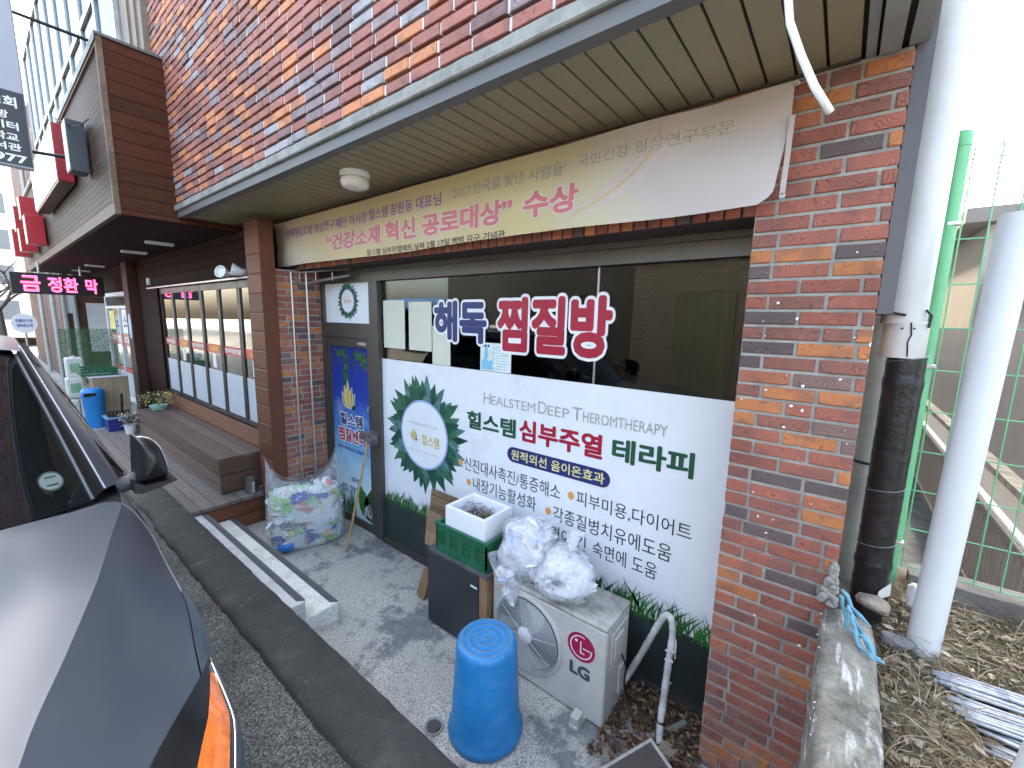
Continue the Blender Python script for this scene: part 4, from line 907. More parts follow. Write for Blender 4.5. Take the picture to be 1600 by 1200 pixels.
# ================================================================ mop, planks
MP = thing('mop', 'grey string mop on bamboo pole leaning head up against the door', 'mop', (-3.744, 2.095, 0))
pth = [(-3.744, 2.095, .0), (-3.735, 2.17, .3), (-3.728, 2.25, .62), (-3.73, 2.33, .92), (-3.735, 2.375, 1.10)]
b = MB(); P = smooth_path(pth, 10); b.tube(P, [.0125+.0022*(i % 7 == 0) for i in range(len(P))], 10); b.build('pole', pm('bamboo', (.36,.25,.12), .5, .2, 14), MP, True)
b = MB(); rr = random.Random(77)
for i in range(260):
    a = rr.uniform(0, 6.283); L = rr.uniform(.05, .12); d = Vector((math.cos(a)*1.1, math.sin(a)*.45, rr.uniform(-.35, .55))); p = Vector((-3.735+rr.uniform(-.03, .05), 2.385+rr.uniform(-.02, .02), 1.16+rr.uniform(-.02, .03)))
    p2 = p+d*L*.7; p3 = p+d*L+Vector((0, 0, -.03)); 
    for q in (p2, p3): q.y = min(q.y, 2.46)
    b.tube([p, p2, p3], .0042, 4)
b.build('mop_head', pm('grey_mop_string', (.16,.14,.145), .95, .3, 20), MP)
M['plank'] = wood('brown_plank', (.20,.135,.08), 'X', .11, .7, dark=.4)
def boxbetween(b, p0, p1, wdir, w_, th, mi=0):
    p0, p1 = Vector(p0), Vector(p1); d = (p1-p0); L = d.length; d.normalize(); wd = (Vector(wdir)-d*d.dot(Vector(wdir))).normalized(); n = d.cross(wd)
    Mx = Matrix(((d.x, wd.x, n.x, 0), (d.y, wd.y, n.y, 0), (d.z, wd.z, n.z, 0), (0, 0, 0, 1))); Mx = Matrix.Translation((p0+p1)/2) @ Mx
    b.obox(Mx, L, w_, th, mi, .002)
b = MB(); boxbetween(b, (-2.66, 2.40, .40), (-2.66, 2.455, .82), (1, 0, 0), .34, .02); tag(b.build('plank', M['plank']), 'weathered brown board leaning on the window behind the green crate', 'plank')
WS = thing('wooden_paddle', 'pale wooden board on a thin stake beside the dark cabinet', 'plank', (-2.62, 2.25, 0))
b = MB(); boxbetween(b, (-2.655, 2.30, .37), (-2.66, 2.335, .68), (1, 0, 0), .19, .016); b.build('board', wood('pale_plank', (.36,.25,.15), 'Z', .5, .7, gap=False), WS)
b = MB(); boxbetween(b, (-2.60, 2.22, .02), (-2.615, 2.295, .42), (1, 0, 0), .028, .016); b.build('stake', wood('stake_wood', (.3,.2,.11), 'Z', .5, .7, gap=False), WS)
b = MB(); boxbetween(b, (-2.60, 2.12, .005), (-2.56, 2.17, .24), (1, 0, 0), .10, .03); tag(b.build('wood_offcut', wood('offcut_wood', (.26,.17,.09), 'Z', .5, .8, gap=False)), 'short wood offcut standing on the floor at the cabinet corner', 'plank')
# ================================================================ restaurant next door
RB = thing('restaurant_building', 'timber clad restaurant building left of the brick shop', 'building', (-10, 2.5, 0))
b = MB(); b.box(-5.07, -4.725, 1.845, 1.99, -.02, 3.33); 
co = b.build('column', wood('column_tiles', (.14,.055,.032), 'X', .20, .5, across='Z', dark=.75, var=.2), RB)
b = MB(); b.box(-4.7245, -4.715, 1.85, 1.985, -.02, 3.30); b.build('side_board', pm('orange_brown_timber', (.12,.037,.015), .6, .2, 6), co)
b = MB(); b.box(-16.2, -5.075, 2.0, 2.3, 2.80, 3.35); b.box(-9.44, -5.075, 2.0, 2.3, .2, .93); b.box(-10.8, -9.445, 2.0, 2.3, .2, 2.795); b.box(-5.19, -5.075, 1.99, 2.3, .93, 2.80); b.build('timber_wall', M['wood_redx'], RB)
b = MB(); b.box(-9.44, -5.19, 1.9785, 2.02, .931, .975); b.box(-9.44, -5.19, 1.978, 1.998, .775, .93); b.build('sill', M['sillwood'], RB)
b = MB(); b.box(-10.02, -5.2, 1.975, 2.0, 2.795, 2.815); b.build('drip_edge', M['alu_light'], RB)
b = MB(); b.box(-11.2, -10.82, 1.86, 2.02, .2, 3.33); b.box(-11.23, -11.2, 1.86, 2.0, .2, 3.33); b.build('post', M['wood_dark'], RB)
# six folding windows, each with frame, pane, frosted film and sticker band
xs = [-9.42+.703*i for i in range(7)]
bt_ = ['한우막창전문', '소곱창']
def mkwin(i):
    x0, x1 = xs[i], xs[i+1]; F = .045; y0, y1 = 2.03, 2.075
    b = MB(); b.box(x0+.006, x0+.006+F, y0, y1, .985, 2.785); b.box(x1-.006-F, x1-.006, y0, y1, .985, 2.785); b.box(x0+.0065+F, x1-.0065-F, y0, y1, .985, 1.045); b.box(x0+.0065+F, x1-.0065-F, y0, y1, 2.70, 2.785)
    wdw = b.build('folding_window', M['frame_dark'], RB)
    b = MB(); b.box(x0+.05, x1-.05, 2.045, 2.050, 1.04, 2.705); b.build('pane', M['glass_rest'], wdw)
    b = MB(); b.box(x0+.053, x1-.053, 2.0435, 2.0445, 1.046, 1.59); b.build('frosted_film', M['frost'], wdw)
    b = MB(); z0, z1 = 1.835, 1.955; yo = i % 2 == 1
    b.box(x0+.053, x1-.053, 2.0435, 2.0445, z0, z1, 0)
    if yo: rect(b, x0+.13, x1-.13, z0+.008, z1-.008, 2.043, 1)
    put_text(b, bt_[i % 2], x0+(.20 if yo else .075), x1-(.20 if yo else .075), z0+.025, z1-.025, fY(2.0425), 2 if yo else 3, .03)
    b.build('sticker_band', [M['red'], pm('orange_red_sticker', (.55,.09,.02), .4), pm('yellow_print', (.75,.5,.05), .4), M['white']], wdw)
    if i in (1, 3, 5):
        b = MB(); rect(b, x0+.27, x0+.40, 1.62, 1.82, 2.0425, 0); b.build('door_notice', M['paper'], wdw)
M['frost'] = pm('frosted_film', (.48,.53,.58), .35, .05, 3)
for i in range(6): mkwin(i)
b = MB(); b.box(-9.45, -5.15, 2.4, 2.45, .9, 2.9); b.box(-9.45, -5.15, 2.06, 2.09, 2.786, 2.8); b.build('interior', M['dark'], RB)
# canopy box
b = MB(); b.box(-16.2, -5.72, 1.0, 2.0, 3.335, 4.90); can = b.build('canopy', M['wood_red'], RB)
b = MB(); b.box(-16.2, -5.735, .975, .999, 3.44, 4.83); b.build('fascia_boards', M['wood_fascia'], can)
b = MB(); b.box(-16.2, -5.712, .955, .999, 3.33, 3.438); b.box(-5.76, -5.712, .953, .9985, 3.44, 4.83); b.box(-16.2, -5.712, .955, .999, 4.832, 4.905); b.build('fascia_trim', M['wood_trim'], can)
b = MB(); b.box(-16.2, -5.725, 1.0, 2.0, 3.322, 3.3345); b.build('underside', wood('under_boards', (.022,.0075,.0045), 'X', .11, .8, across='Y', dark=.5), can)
b = MB(); b.box(-16.2, -5.70, .95, 1.45, 4.906, 4.93); b.box(-16.2, -5.70, .945, .949, 4.86, 4.93); b.build('top_flashing', M['fascia'], can)
for x in (-7.4, -8.88, -12.35, -14.2):
    b = MB(); b.cbox(x-.055, x+.055, 1.5, 1.80, 3.285, 3.321, .008); tag(b.build('strip_light', M['white']), {-7.4: 'white strip lamp under the timber canopy, nearest the brick wall', -8.88: 'white strip lamp under the timber canopy, second from the brick wall', -12.35: 'white strip lamp under the timber canopy, third from the brick wall', -14.2: 'white strip lamp under the timber canopy, farthest from the brick wall'}[x], 'lamp', 'strip lamps under the timber canopy')
# pilaster and upper glazing
b = MB(); b.box(-6.95, -6.105, 1.40, 2.0, 4.0, 9); b.box(-6.6, -6.55, 1.38, 1.40, 4.0, 9); b.box(-6.3, -6.27, 1.38, 1.40, 4, 9); b.build('pilaster', pm('brown_stone', (.19,.15,.11), .6, .15, 5), RB)
def mkglaz(x0, x1, z0, z1, y):
    b = MB(); t_ = .03
    b.box(x0, x0+t_, y-.03, y+.03, z0, z1); b.box(x1-t_, x1, y-.03, y+.03, z0, z1); b.box(x0+t_, x1-t_, y-.0295, y+.03, z0, z0+t_); b.box(x0+t_, x1-t_, y-.0295, y+.03, z1-t_, z1)
    f_ = b.build('upper_window', M['alu_light'], RB)
    b = MB(); b.box(x0+t_-.005, x1-t_+.005, y-.004, y+.002, z0+t_-.005, z1-t_+.005); b.build('pane', M['glass_sky'], f_)
for i in range(9):
    x1 = -6.98-i*1.02
    for (z0, z1) in ((4.95, 6.35), (6.37, 8.3)): mkglaz(x1-1.0, x1, z0, z1, 1.38)
b = MB(); b.box(-16.2, -6.96, 1.6, 1.65, 4.9, 9); b.build('blind', pm('pale_blind', (.25,.27,.28), .8, .1), RB)
b = MB(); b.box(-16.2, -5.1, 2.31, 40, -.1, 9); b.box(-30, -16.3, 2.4, 9, -.1, 4); b.build('rear_sun_block', pm('dull_render', (.22,.2,.19), .9, .1), RB)  # unseen bulk extended backwards to keep the sun off the alley
# second shop front beyond the post
b = MB(); b.box(-14.3, -14.22, 2.0, 2.06, .35, 2.8); b.box(-11.3, -11.235, 2.0, 2.06, .35, 2.8); b.box(-14.22, -11.3, 2.0, 2.06, 2.72, 2.8); b.box(-14.22, -11.3, 2.0, 2.06, .35, .42); b.box(-12.9, -12.85, 2.0, 2.055, .42, 2.45); b.box(-14.22, -11.3, 2.0, 2.055, 2.45, 2.5)
fw = b.build('display_window', M['white'], RB)
b = MB(); b.box(-14.22, -11.3, 2.03, 2.035, .42, 2.72); b.build('pane', M['glass_rest'], fw)
b = MB(); b.box(-14.22, -11.3, 2.1, 2.15, .35, 2.8); b.build('back_panel', pm('dim_interior', (.16,.15,.14), .8, .4, 1.5), fw)
b = MB(); rect(b, -14.2, -11.32, .43, 1.0, 2.028, 0); b.build('frosted_film', M['frost'], fw)
b = MB(); rect(b, -14.2, -11.32, 1.62, 1.88, 2.027, 0); rect(b, -14.2, -11.32, 1.02, 1.12, 2.027, 0); rect(b, -14.1, -13.5, 1.95, 2.4, 2.027, 2); rect(b, -12.7, -11.5, 1.9, 2.42, 2.027, 1); put_text(b, '막창 대창', -13.9, -11.6, 1.66, 1.84, fY(2.026), 1, .03); put_text(b, '소곱창', -12.6, -11.6, 2.0, 2.35, fY(2.026), 3, .03); b.build('sticker_band', [M['red'], M['white'], pm('yellow_sheet', (.7,.6,.15), .5), M['ink']], fw)
b = MB(); rect(b, -14.1, -11.4, 2.52, 2.70, 1.998, 0); b.build('sign_board', M['dark'], fw)
b = MB(); b.tube([(-11.32, 1.95, .4), (-11.32, 1.95, 2.3), (-11.30, 1.95, 2.42), (-11.1, 1.92, 2.5)], .035, 8); b.build('flue_pipe', M['white'], RB)
# ---------------------------------------------------------------- LED sign
LED = thing('led_sign', 'black hanging sign with glowing red lettering under the canopy end', 'sign', (-13, 1.15, 3.3))
b = MB(); b.cbox(-13.12, -13.0, .50, 1.84, 2.70, 3.115, .01); b.build('cabinet', M['black'], LED)
b = MB(); b.tube([(-13.06, .9, 3.11), (-13.06, .9, 3.34)], .02, 6); b.tube([(-13.06, 1.5, 3.11), (-13.06, 1.5, 3.34)], .02, 6); b.build('hanger', M['alu_light'], LED)
fX = lambda x: (lambda u, v: (x, u, v))
E1, E2 = emis('red_led', (1., .05, .06), .16), emis('magenta_led', (1., .14, .5), .22)
b = MB()
for s, u0, u1 in (('금', .63, .90), ('정환', 1.00, 1.44), ('막', 1.55, 1.74)): put_text(b, s, u0, u1, 2.745, 3.06, fX(-12.995), 0, .045)
b.build('lettering', E1, LED)
b = MB()
for s, u0, u1 in (('금', .63, .90), ('정환', 1.00, 1.44), ('막', 1.55, 1.74)): put_text(b, s, u0, u1, 2.745, 3.06, fX(-12.992), 0, .012)
b.build('inner_line', E2, LED)
# ---------------------------------------------------------------- box signs on the fascia
def boxsign(name, label, x0, x1, y0, z0, z1, side, face, cat='sign'):
    T = thing(name, label, cat, ((x0+x1)/2, .95, (z0+z1)/2))
    if x1-x0 > 1:
        b = MB(); b.box(x0+.01, x1-.006, y0+.01, .95, z0-.012, z0-.0005); b.build('underside', M['wood_under'], T)
    b = MB(); b.cbox(x0, x1, y0+.006, .952, z0, z1, .006); b.build('box', side, T)
    b = MB(); b.box(x0+.012, x1-.012, y0, y0+.0055, z0+.012, z1-.012); b.build('face', face, T); return T
M['slate'] = pm('slate_metal', (.035,.042,.05), .4, .1, 5)
boxsign('box_sign', 'black sided box sign with a white face on the timber fascia', -6.95, -6.72, .80, 3.88, 4.40, M['slate'], M['white'])
boxsign('box_sign', 'long red sided box sign with a pale face along the timber fascia', -10.6, -7.75, .80, 3.96, 4.62, M['red'], pm('pale_sign_face', (.40,.43,.42), .2, .05, 3))
for n_, (x0, z0, z1) in enumerate(((-11.6, 3.55, 4.05), (-12.2, 4.05, 4.45), (-13.2, 3.55, 4.0), (-13.8, 4.0, 4.5), (-15.2, 3.6, 4.2))):
    T = boxsign('letter_sign', ['big red sign letter block nearest along the fascia, low down', 'red sign letter block set high behind the nearest low one', 'red sign letter block, middle of the fascia and low', 'red sign letter block, middle of the fascia and high', 'red sign letter block at the far end of the fascia'][n_], x0-.34, x0, .72, z0, z1, M['red'], pm('cream_letter_face', (.75,.62,.4), .4), 'sign')  # letter faces have one even cream-yellow colour
    T['group'] = 'red letter blocks on the timber fascia'
# ---------------------------------------------------------------- hanging sign at the upper left
HS = thing('projecting_sign', 'tall projecting sign with white letters on a black lower panel', 'sign', (-7, .55, 4.5))
b = MB(); b.cbox(-7.12, -7.0, -.12, .565, 3.86, 6.4, .012); b.build('sign_box', pm('sign_grey', (.36,.39,.44), .35, .05, 3), HS)
b = MB(); b.box(-6.999, -6.996, -.115, .553, 3.88, 4.60); b.build('black_panel', pm('sign_black', (.02,.024,.03), .35, .1), HS)
b = MB(); f = fX(-6.994)
for s, u0, u1, v0, v1 in (('정성회', .19, .50, 4.44, 4.545), ('공부방', .20, .43, 4.32, 4.40), ('놀이터', .21, .49, 4.22, 4.30), ('문화학교', .13, .48, 4.11, 4.19), ('도서관', .21, .49, 4.015, 4.09), ('742-7977', -.05, .52, 3.90, 3.98)):
    put_text(b, s, u0, u1, v0, v1, f, 0, .03)
b.build('lettering', M['white'], HS)
b = MB(); b.poly([(-6.994, .2+.16*t, 5.02+.04*math.sin(t*3.14)) for t in (0, .2, .4, .6, .8, 1)]+[(-6.994, .2+.16*t, 5.02-.03*math.sin(t*3.14)) for t in (.8, .6, .4, .2)]); b.build('logo_mark', M['ink'], HS)
b = MB(); b.tube([(-7.06, .56, 4.06), (-7.06, .97, 4.09)], .018, 8); b.build('bracket', M['black'], HS); b = MB(); b.tube([(-7.06, .56, 5.4), (-7.06, 1.40, 5.4)], .018, 8); b.build('bracket', M['black'], HS)
# ---------------------------------------------------------------- twin lamps, sensor, oval sticker
TW = thing('flood_lamp', 'pair of small white flood lamps above the folding windows', 'lamp', (-5.6, 1.99, 2.86))
b = MB(); b.cbox(-5.72, -5.50, 1.955, 1.999, 2.83, 2.90, .008); b.build('mount', M['white'], TW)
for x in (-5.88, -5.46):
    b = MB(); Mx = Matrix.Translation((x, 1.90, 2.86)) @ Matrix.Rotation(math.radians(75), 4, 'X') @ Matrix.Rotation(.5 if x < -5.6 else -.3, 4, 'Y')
    b.lathe([(.001, -.05), (.03, -.05), (.045, -.02), (.07, .05), (.074, .07), (.066, .07), (.05, .04), (.001, .03)], None, 20, 0, Mx); b.tube([(-5.6, 1.95, 2.86), (x, 1.93, 2.86)], .015, 8); b.build('lamp_head', M['white'], TW, True, 40)
b = MB(); b.cbox(-9.87, -9.79, 1.955, 1.999, 2.86, 2.98, .01); tag(b.build('wall_sensor', M['white']), 'small white box on the timber beam beside the post', 'sensor')
b = MB(); pts = [(x, 1.858, z) for x, z in ellipse(-10.98, 2.1, .10, .24, 24)]; b.prism(pts, (0, -.004, 0)); b.prism([(x, 1.8535, z) for x, z in ellipse(-10.98, 2.1, .075, .2, 24)], (0, -.002, 0), 1); tag(b.build('oval_sticker', [M['white'], pm('pale_blue_sticker', (.4,.5,.7), .5)]), 'pale oval sticker on the brown post', 'sticker')
# ================================================================ deck and bench
WD = thing('wood_deck', 'grey boarded terrace with red brown end boards before the restaurant', 'deck', (-7.5, 1.5, .2))
b = MB(); b.box(-9.9, -5.05, .98, 1.99, .315, .35); b.build('deck_boards', M['deck'], WD)
b = MB(); b.box(-9.9, -5.075, 1.0, 1.99, -.02, .3145); b.build('end_boards', M['deck_end'], WD)
b = MB(); b.box(-30, -9.905, .95, 2.6, .2, .31); struct(b.build('pavement', M['conc']))
BE = thing('bench', 'long brown boarded box bench under the folding windows', 'bench', (-7.2, 1.7, .35))
b = MB(); b.box(-9.1, -5.315, 1.50, 1.975, .735, .77); b.build('seat', M['bench'], BE)
b = MB(); b.box(-9.09, -5.335, 1.512, 1.535, .352, .7345); b.build('front_board', M['bench_side'], BE)
b = MB(); b.box(-5.3345, -5.318, 1.512, 1.97, .352, .7345); b.build('end_board', M['bench_end'], BE); b = MB(); b.box(-9.09, -9.07, 1.536, 1.97, .352, .7345); b.build('end_board', M['bench_end'], BE)
TC = thing('tin_can', 'small metal tin standing on the deck beside the bench end', 'tin', (-5.17, 1.76, .35))
b = MB(); c = (-5.17, 1.765, .35); b.lathe([(.0, .0), (.062, 0), (.066, .006), (.064, .012), (.064, .155), (.067, .16), (.067, .168), (.060, .168), (.058, .15), (.001, .15)], c, 28); b.build('can_body', pm('dull_tin', (.28,.27,.25), .35, .2, 20, metal=.8), TC, True, 40)
b = MB(); [b.box(-5.10, -5.098, 1.75, 1.775, .37+.022*i, .382+.022*i) for i in range(6)]; b.build('label', M['paper'], TC)
# flowers
def planter(name, label, c, pot_r, pot_h, n, spread, cols, seed, potm):
    T = thing(name, label, 'plant', c); b = MB(); b.lathe([(.001, 0), (pot_r*.8, 0), (pot_r, pot_h), (pot_r*1.08, pot_h), (pot_r*1.08, pot_h+.015), (pot_r*.9, pot_h+.01), (.001, pot_h)], c, 20); b.build('pot', potm, T, True, 40)
    rr = random.Random(seed); bl = MB(); fl = MB()
    for i in range(n):
        a = rr.uniform(0, 6.28); r = spread*rr.random()**.6; p = Vector((c[0]+r*math.cos(a), c[1]+r*math.sin(a), c[2]+pot_h+rr.uniform(.03, .22)))
        d = Vector((rr.uniform(-1, 1), rr.uniform(-1, 1), rr.uniform(-.2, .8))).normalized()*rr.uniform(.02, .045); q = Vector((-d.y, d.x, .01))*.5
        (fl if rr.random() < .45 else bl).add([p, p+d*.5+q, p+d, p+d*.5-q], [(0, 1, 2, 3)])
    bl.build('leaf', island_mat('plant_leaf', [(0,(.03,.07,.02)),(.5,(.05,.10,.03)),(.8,(.10,.12,.04))], .6), T)['kind'] = 'stuff'
    fl.build('blossom', island_mat('blossom_'+name, cols, .6), T)['kind'] = 'stuff'
planter('flower_pot', 'white flower pot with pale blossoms on the deck at the bench', (-9.25, 1.42, .35), .08, .14, 420, .15, [(0,(.7,.62,.5)),(.5,(.65,.55,.45)),(.8,(.5,.3,.25))], 3, M['white'])
planter('flower_planter', 'yellow and white flowers in a low planter on the bench end', (-8.9, 1.75, .77), .12, .06, 480, .30, [(0,(.65,.5,.08)),(.4,(.7,.65,.5)),(.7,(.5,.33,.05))], 4, pm('mint_pot', (.35,.6,.52), .5))
# ---------------------------------------------------------------- things on the pavement beyond
BN2 = thing('waste_bin', 'round blue waste bin with a dark slot on the pavement', 'bin', (-10.4, 1.15, .31))
b = MB(); b.lathe([(.0, 0), (.12, 0), (.15, .55), (.155, .56), (.16, .6), (.15, .66), (.12, .70), (.001, .71)], (-10.4, 1.15, .31), 32); b.build('bin_body', pm('bright_blue_plastic', (.03,.25,.66), .4, .08), BN2, True, 40)
b = MB(); b.obox(Matrix.Translation((-10.27, 1.10, .92)), .06, .16, .06, 0, .01); b.build('slot', M['dark'], BN2)
BX = thing('storage_box', 'navy plastic box with handles holding a grey basket', 'box', (-9.72, 1.42, .31))
b = MB(); b.cbox(-9.95, -9.6, 1.2, 1.52, .315, .56, .015); b.build('box_body', pm('navy_plastic', (.012,.02,.19), .4, .1), BX)
b = MB(); b.box(-9.97, -9.58, 1.18, 1.54, .561, .585); b.build('rim', pm('pale_blue_plastic', (.16,.36,.5), .4), BX)
b = MB(); b.box(-9.9, -9.65, 1.22, 1.5, .586, .60); 
for i in range(6): b.box(-9.655, -9.65, 1.22+.05*i, 1.245+.05*i, .60, .67)
b.box(-9.66, -9.645, 1.22, 1.5, .67, .69); b.tube([(-9.68, 1.40, .6), (-9.67, 1.42, .98)], .018, 8); tag(b.build('wire_basket', M['black']), 'dark basket with a black stick on the navy box', 'basket')
SC = thing('side_cabinet', 'pale wood cabinet carrying a green bottle crate', 'cabinet', (-10.7, 1.5, .31))
b = MB(); b.box(-11.1, -10.62, 1.20, 1.68, .31, 1.17); b.build('cabinet_body', wood('birch_panel', (.45,.34,.22), 'Z', .6, .5, gap=False), SC)
b = MB(); b.box(-11.12, -10.6, 1.14, 1.70, 1.1705, 1.20); b.build('top', M['white'], SC)
b = MB(); x0, x1, y0, y1 = -11.1, -10.62, 1.06, 1.55
for z in (1.205, 1.26, 1.315): b.box(x0, x1, y0, y0+.02, z, z+.035); b.box(x0, x1, y1-.02, y1, z, z+.035); b.box(x0, x0+.02, y0+.02, y1-.02, z, z+.035); b.box(x1-.02, x1, y0+.02, y1-.02, z, z+.035)
for x, yy in ((x0, y0), (x1-.021, y0), (x0, y1-.021), (x1-.021, y1-.021)): b.box(x+.0005, x+.0205, yy+.0005, yy+.0205, 1.2045, 1.349)
for i in range(1, 5): b.box(x0+.02, x1-.02, y0+.1*i-.004, y0+.1*i+.004, 1.25, 1.30)
tag(b.build('bottle_crate', M['green']), 'green bottle crate on the pale wood cabinet', 'crate')
for i, (x, yy, z) in enumerate(((-11.5, .95, .31), (-11.5, 1.2, .31), (-11.55, 1.05, .72), (-11.6, 1.08, 1.1))):
    b = MB(); b.cbox(x-.13, x+.13, yy-.12, yy+.12, z, z+.385, .03); b.lathe([(.03, 0), (.03, .03), (.001, .03)], (x, yy, z+.385), 12); rect_ = [(x+.131, yy-.07, z+.1), (x+.131, yy+.07, z+.1), (x+.131, yy+.07, z+.28), (x+.131, yy-.07, z+.28)]; b.poly(rect_, 1)
    tag(b.build('oil_can', [pm('white_can', (.62,.64,.6), .5, .1), pm('green_label', (.2,.42,.25), .5)]), ['white square can with green label, bottom row nearest the road', 'white square can with green label, bottom row by the cabinet', 'white square can with green label, in the middle of the stack', 'white square can with green label, topmost of the stack'][i], 'can', 'white square cans stacked beyond the bin')
# far street on the left
FBK = thing('far_brick_building', 'brown brick building with drainpipes beyond the restaurant canopy', 'building', (-22, 2, .2))
b = MB(); b.box(-27, -17.2, 1.5, 7, .2, 8); b.build('wall', brick_mat('far_brick', [(0,(.10,.05,.035)),(.5,(.13,.06,.04))], .0), FBK)
M['gpipe'] = pm('grey_pipe', (.42,.42,.4), .5)
for x, yy in ((-17.0, 1.35), (-17.0, 1.75), (-17.05, 1.55), (-21, 1.4)): b = MB(); b.tube([(x, yy, .2), (x, yy, 7)], .05, 8); b.build('drainpipe', M['gpipe'], FBK)
b = MB(); b.box(-17.19, -17.1, 1.55, 1.75, 2.3, 2.8); b.box(-17.19, -17.15, 2.0, 3.0, 1.2, 2.6); b.build('window', M['white'], FBK)
GN = tag(MB().build('x', M['white']), 'x', 'x'); bpy.data.objects.remove(GN)
b = MB(); rows = [[(-12.6+.05*nz(i, .7), 1.0+.9*i/12, .4+1.6*j/10) for j in range(11)] for i in range(13)]; b.grid(rows)
k = NT('green_net'); tr2 = k.n('BsdfTransparent'); k.p.inputs['Base Color'].default_value = (.03,.14,.05,1); wv = k.noise(40, 2); mx = k.n('MixShader'); k.l(k.ramp(wv.outputs[0], [(.35, .25), (.6, .75)]).outputs[0], mx.inputs[0]); k.l(tr2.outputs[0], mx.inputs[1]); k.l(k.p.outputs[0], mx.inputs[2]); k.l(mx.outputs[0], k.out.inputs[0])
tag(b.build('netting', k.mat, smooth=True), 'dark green netting screen hanging below the glowing sign', 'net')
OS = thing('oval_sign', 'white oval sign with blue writing on a thin pole', 'sign', (-19.9, .92, .4))
b = MB(); b.prism([(-19.9, y_, z_) for y_, z_ in ellipse(.92, 1.95, .27, .30, 32)], (-.05, 0, 0)); b.build('sign_plate', M['white'], OS)
b = MB(); put_text(b, '참좋은이웃', .74, 1.10, 1.98, 2.08, fX(-19.895), 0, .03); put_text(b, '행복한교회', .76, 1.08, 1.83, 1.93, fX(-19.895), 0, .03); b.build('lettering', pm('sign_blue', (.05,.08,.4), .5), OS)
b = MB(); b.tube([(-19.93, .92, .3), (-19.93, .92, 1.7)], .025, 8); b.build('pole', M['alu_light'], OS)
FC = thing('far_cream_building', 'cream apartment building far down the street', 'building', (-55, 0, .2))
b = MB(); b.box(-70, -50, -1.5, 9, .2, 12); b.build('wall', pm('cream_render', (.62,.55,.44), .8, .1, .5), FC)
for i in range(4):
    for j in range(5):
        b = MB(); b.box(-49.99, -49.9, -.9+1.9*j, .3+1.9*j, 1.6+2.6*i, 3.0+2.6*i); b.build('window', pm('far_window', (.12,.14,.16), .2), FC)
b = MB(); b.box(-50.05, -49.6, -1.6, 9.1, 12, 12.5); b.build('parapet', M['white'], FC)
# bare street tree beside the far building
TRE = thing('bare_tree', 'leafless grey tree in front of the far cream building', 'tree', (-26, .6, .2))
b = MB(); rr = random.Random(5)
def branch(b, p, d, L, r, depth):
    q = p+d*L*.5+Vector((rr.uniform(-.1, .1), rr.uniform(-.1, .1), 0))*L; e = p+d*L
    b.tube([p, q, e], [r, r*.85, r*.65], 6)
    if depth > 0:
        for i in range(3):
            dd = (d+Vector((rr.uniform(-.8, .8), rr.uniform(-.8, .8), rr.uniform(-.25, .5)))).normalized(); branch(b, p+d*L*rr.uniform(.55, 1), dd, L*rr.uniform(.5, .75), r*.6, depth-1)
b0 = MB(); b0.tube([(-26, .6, .2), (-26.02, .62, 1.5), (-25.95, .6, 2.4)], [.12, .1, .08], 8); b0.build('trunk', pm('bark', (.10,.085,.07), .9, .3, 12), TRE)
for i in range(5): branch(b, Vector((-25.95, .6, 2.3)), Vector((rr.uniform(-.6, .6), rr.uniform(-.8, .8), rr.uniform(.3, 1))).normalized(), 1.1, .05, 3)
b.build('crown', pm('twig', (.12,.10,.085), .9), TRE)
# ================================================================ the grey car
CAR = thing('parked_car', 'dark grey people carrier parked nose towards the viewer along the kerb', 'car', (-3.3, -.49, .42))
k = NT('grey_car_paint'); k.p.inputs['Base Color'].default_value = (.078,.094,.12,1); k.p.inputs['Metallic'].default_value = .4; k.p.inputs['Roughness'].default_value = .26; k.p.inputs['Coat Weight'].default_value = .7; k.p.inputs['Coat Roughness'].default_value = .2
dn = k.noise(3, 7, None, .7); df = k.ramp(dn.outputs[0], [(.5, 0.), (.75, .22)]); k.l(k.mix(df.outputs[0], (.078,.094,.12), (.11,.118,.13)), k.p.inputs['Base Color'])
k.l(k.ramp(dn.outputs[0], [(.35, .42), (.7, .48)]).outputs[0], k.p.inputs['Roughness']); M['paint'] = k.mat
M['trimblack'] = pm('black_trim', (.009,.0095,.011), .35, .15, 8)
k = NT('car_glass'); k.p.inputs['Base Color'].default_value = (.006,.008,.009,1); k.p.inputs['Roughness'].default_value = .03; k.p.inputs['IOR'].default_value = 1.55; M['carglass'] = k.mat
YC = -.485
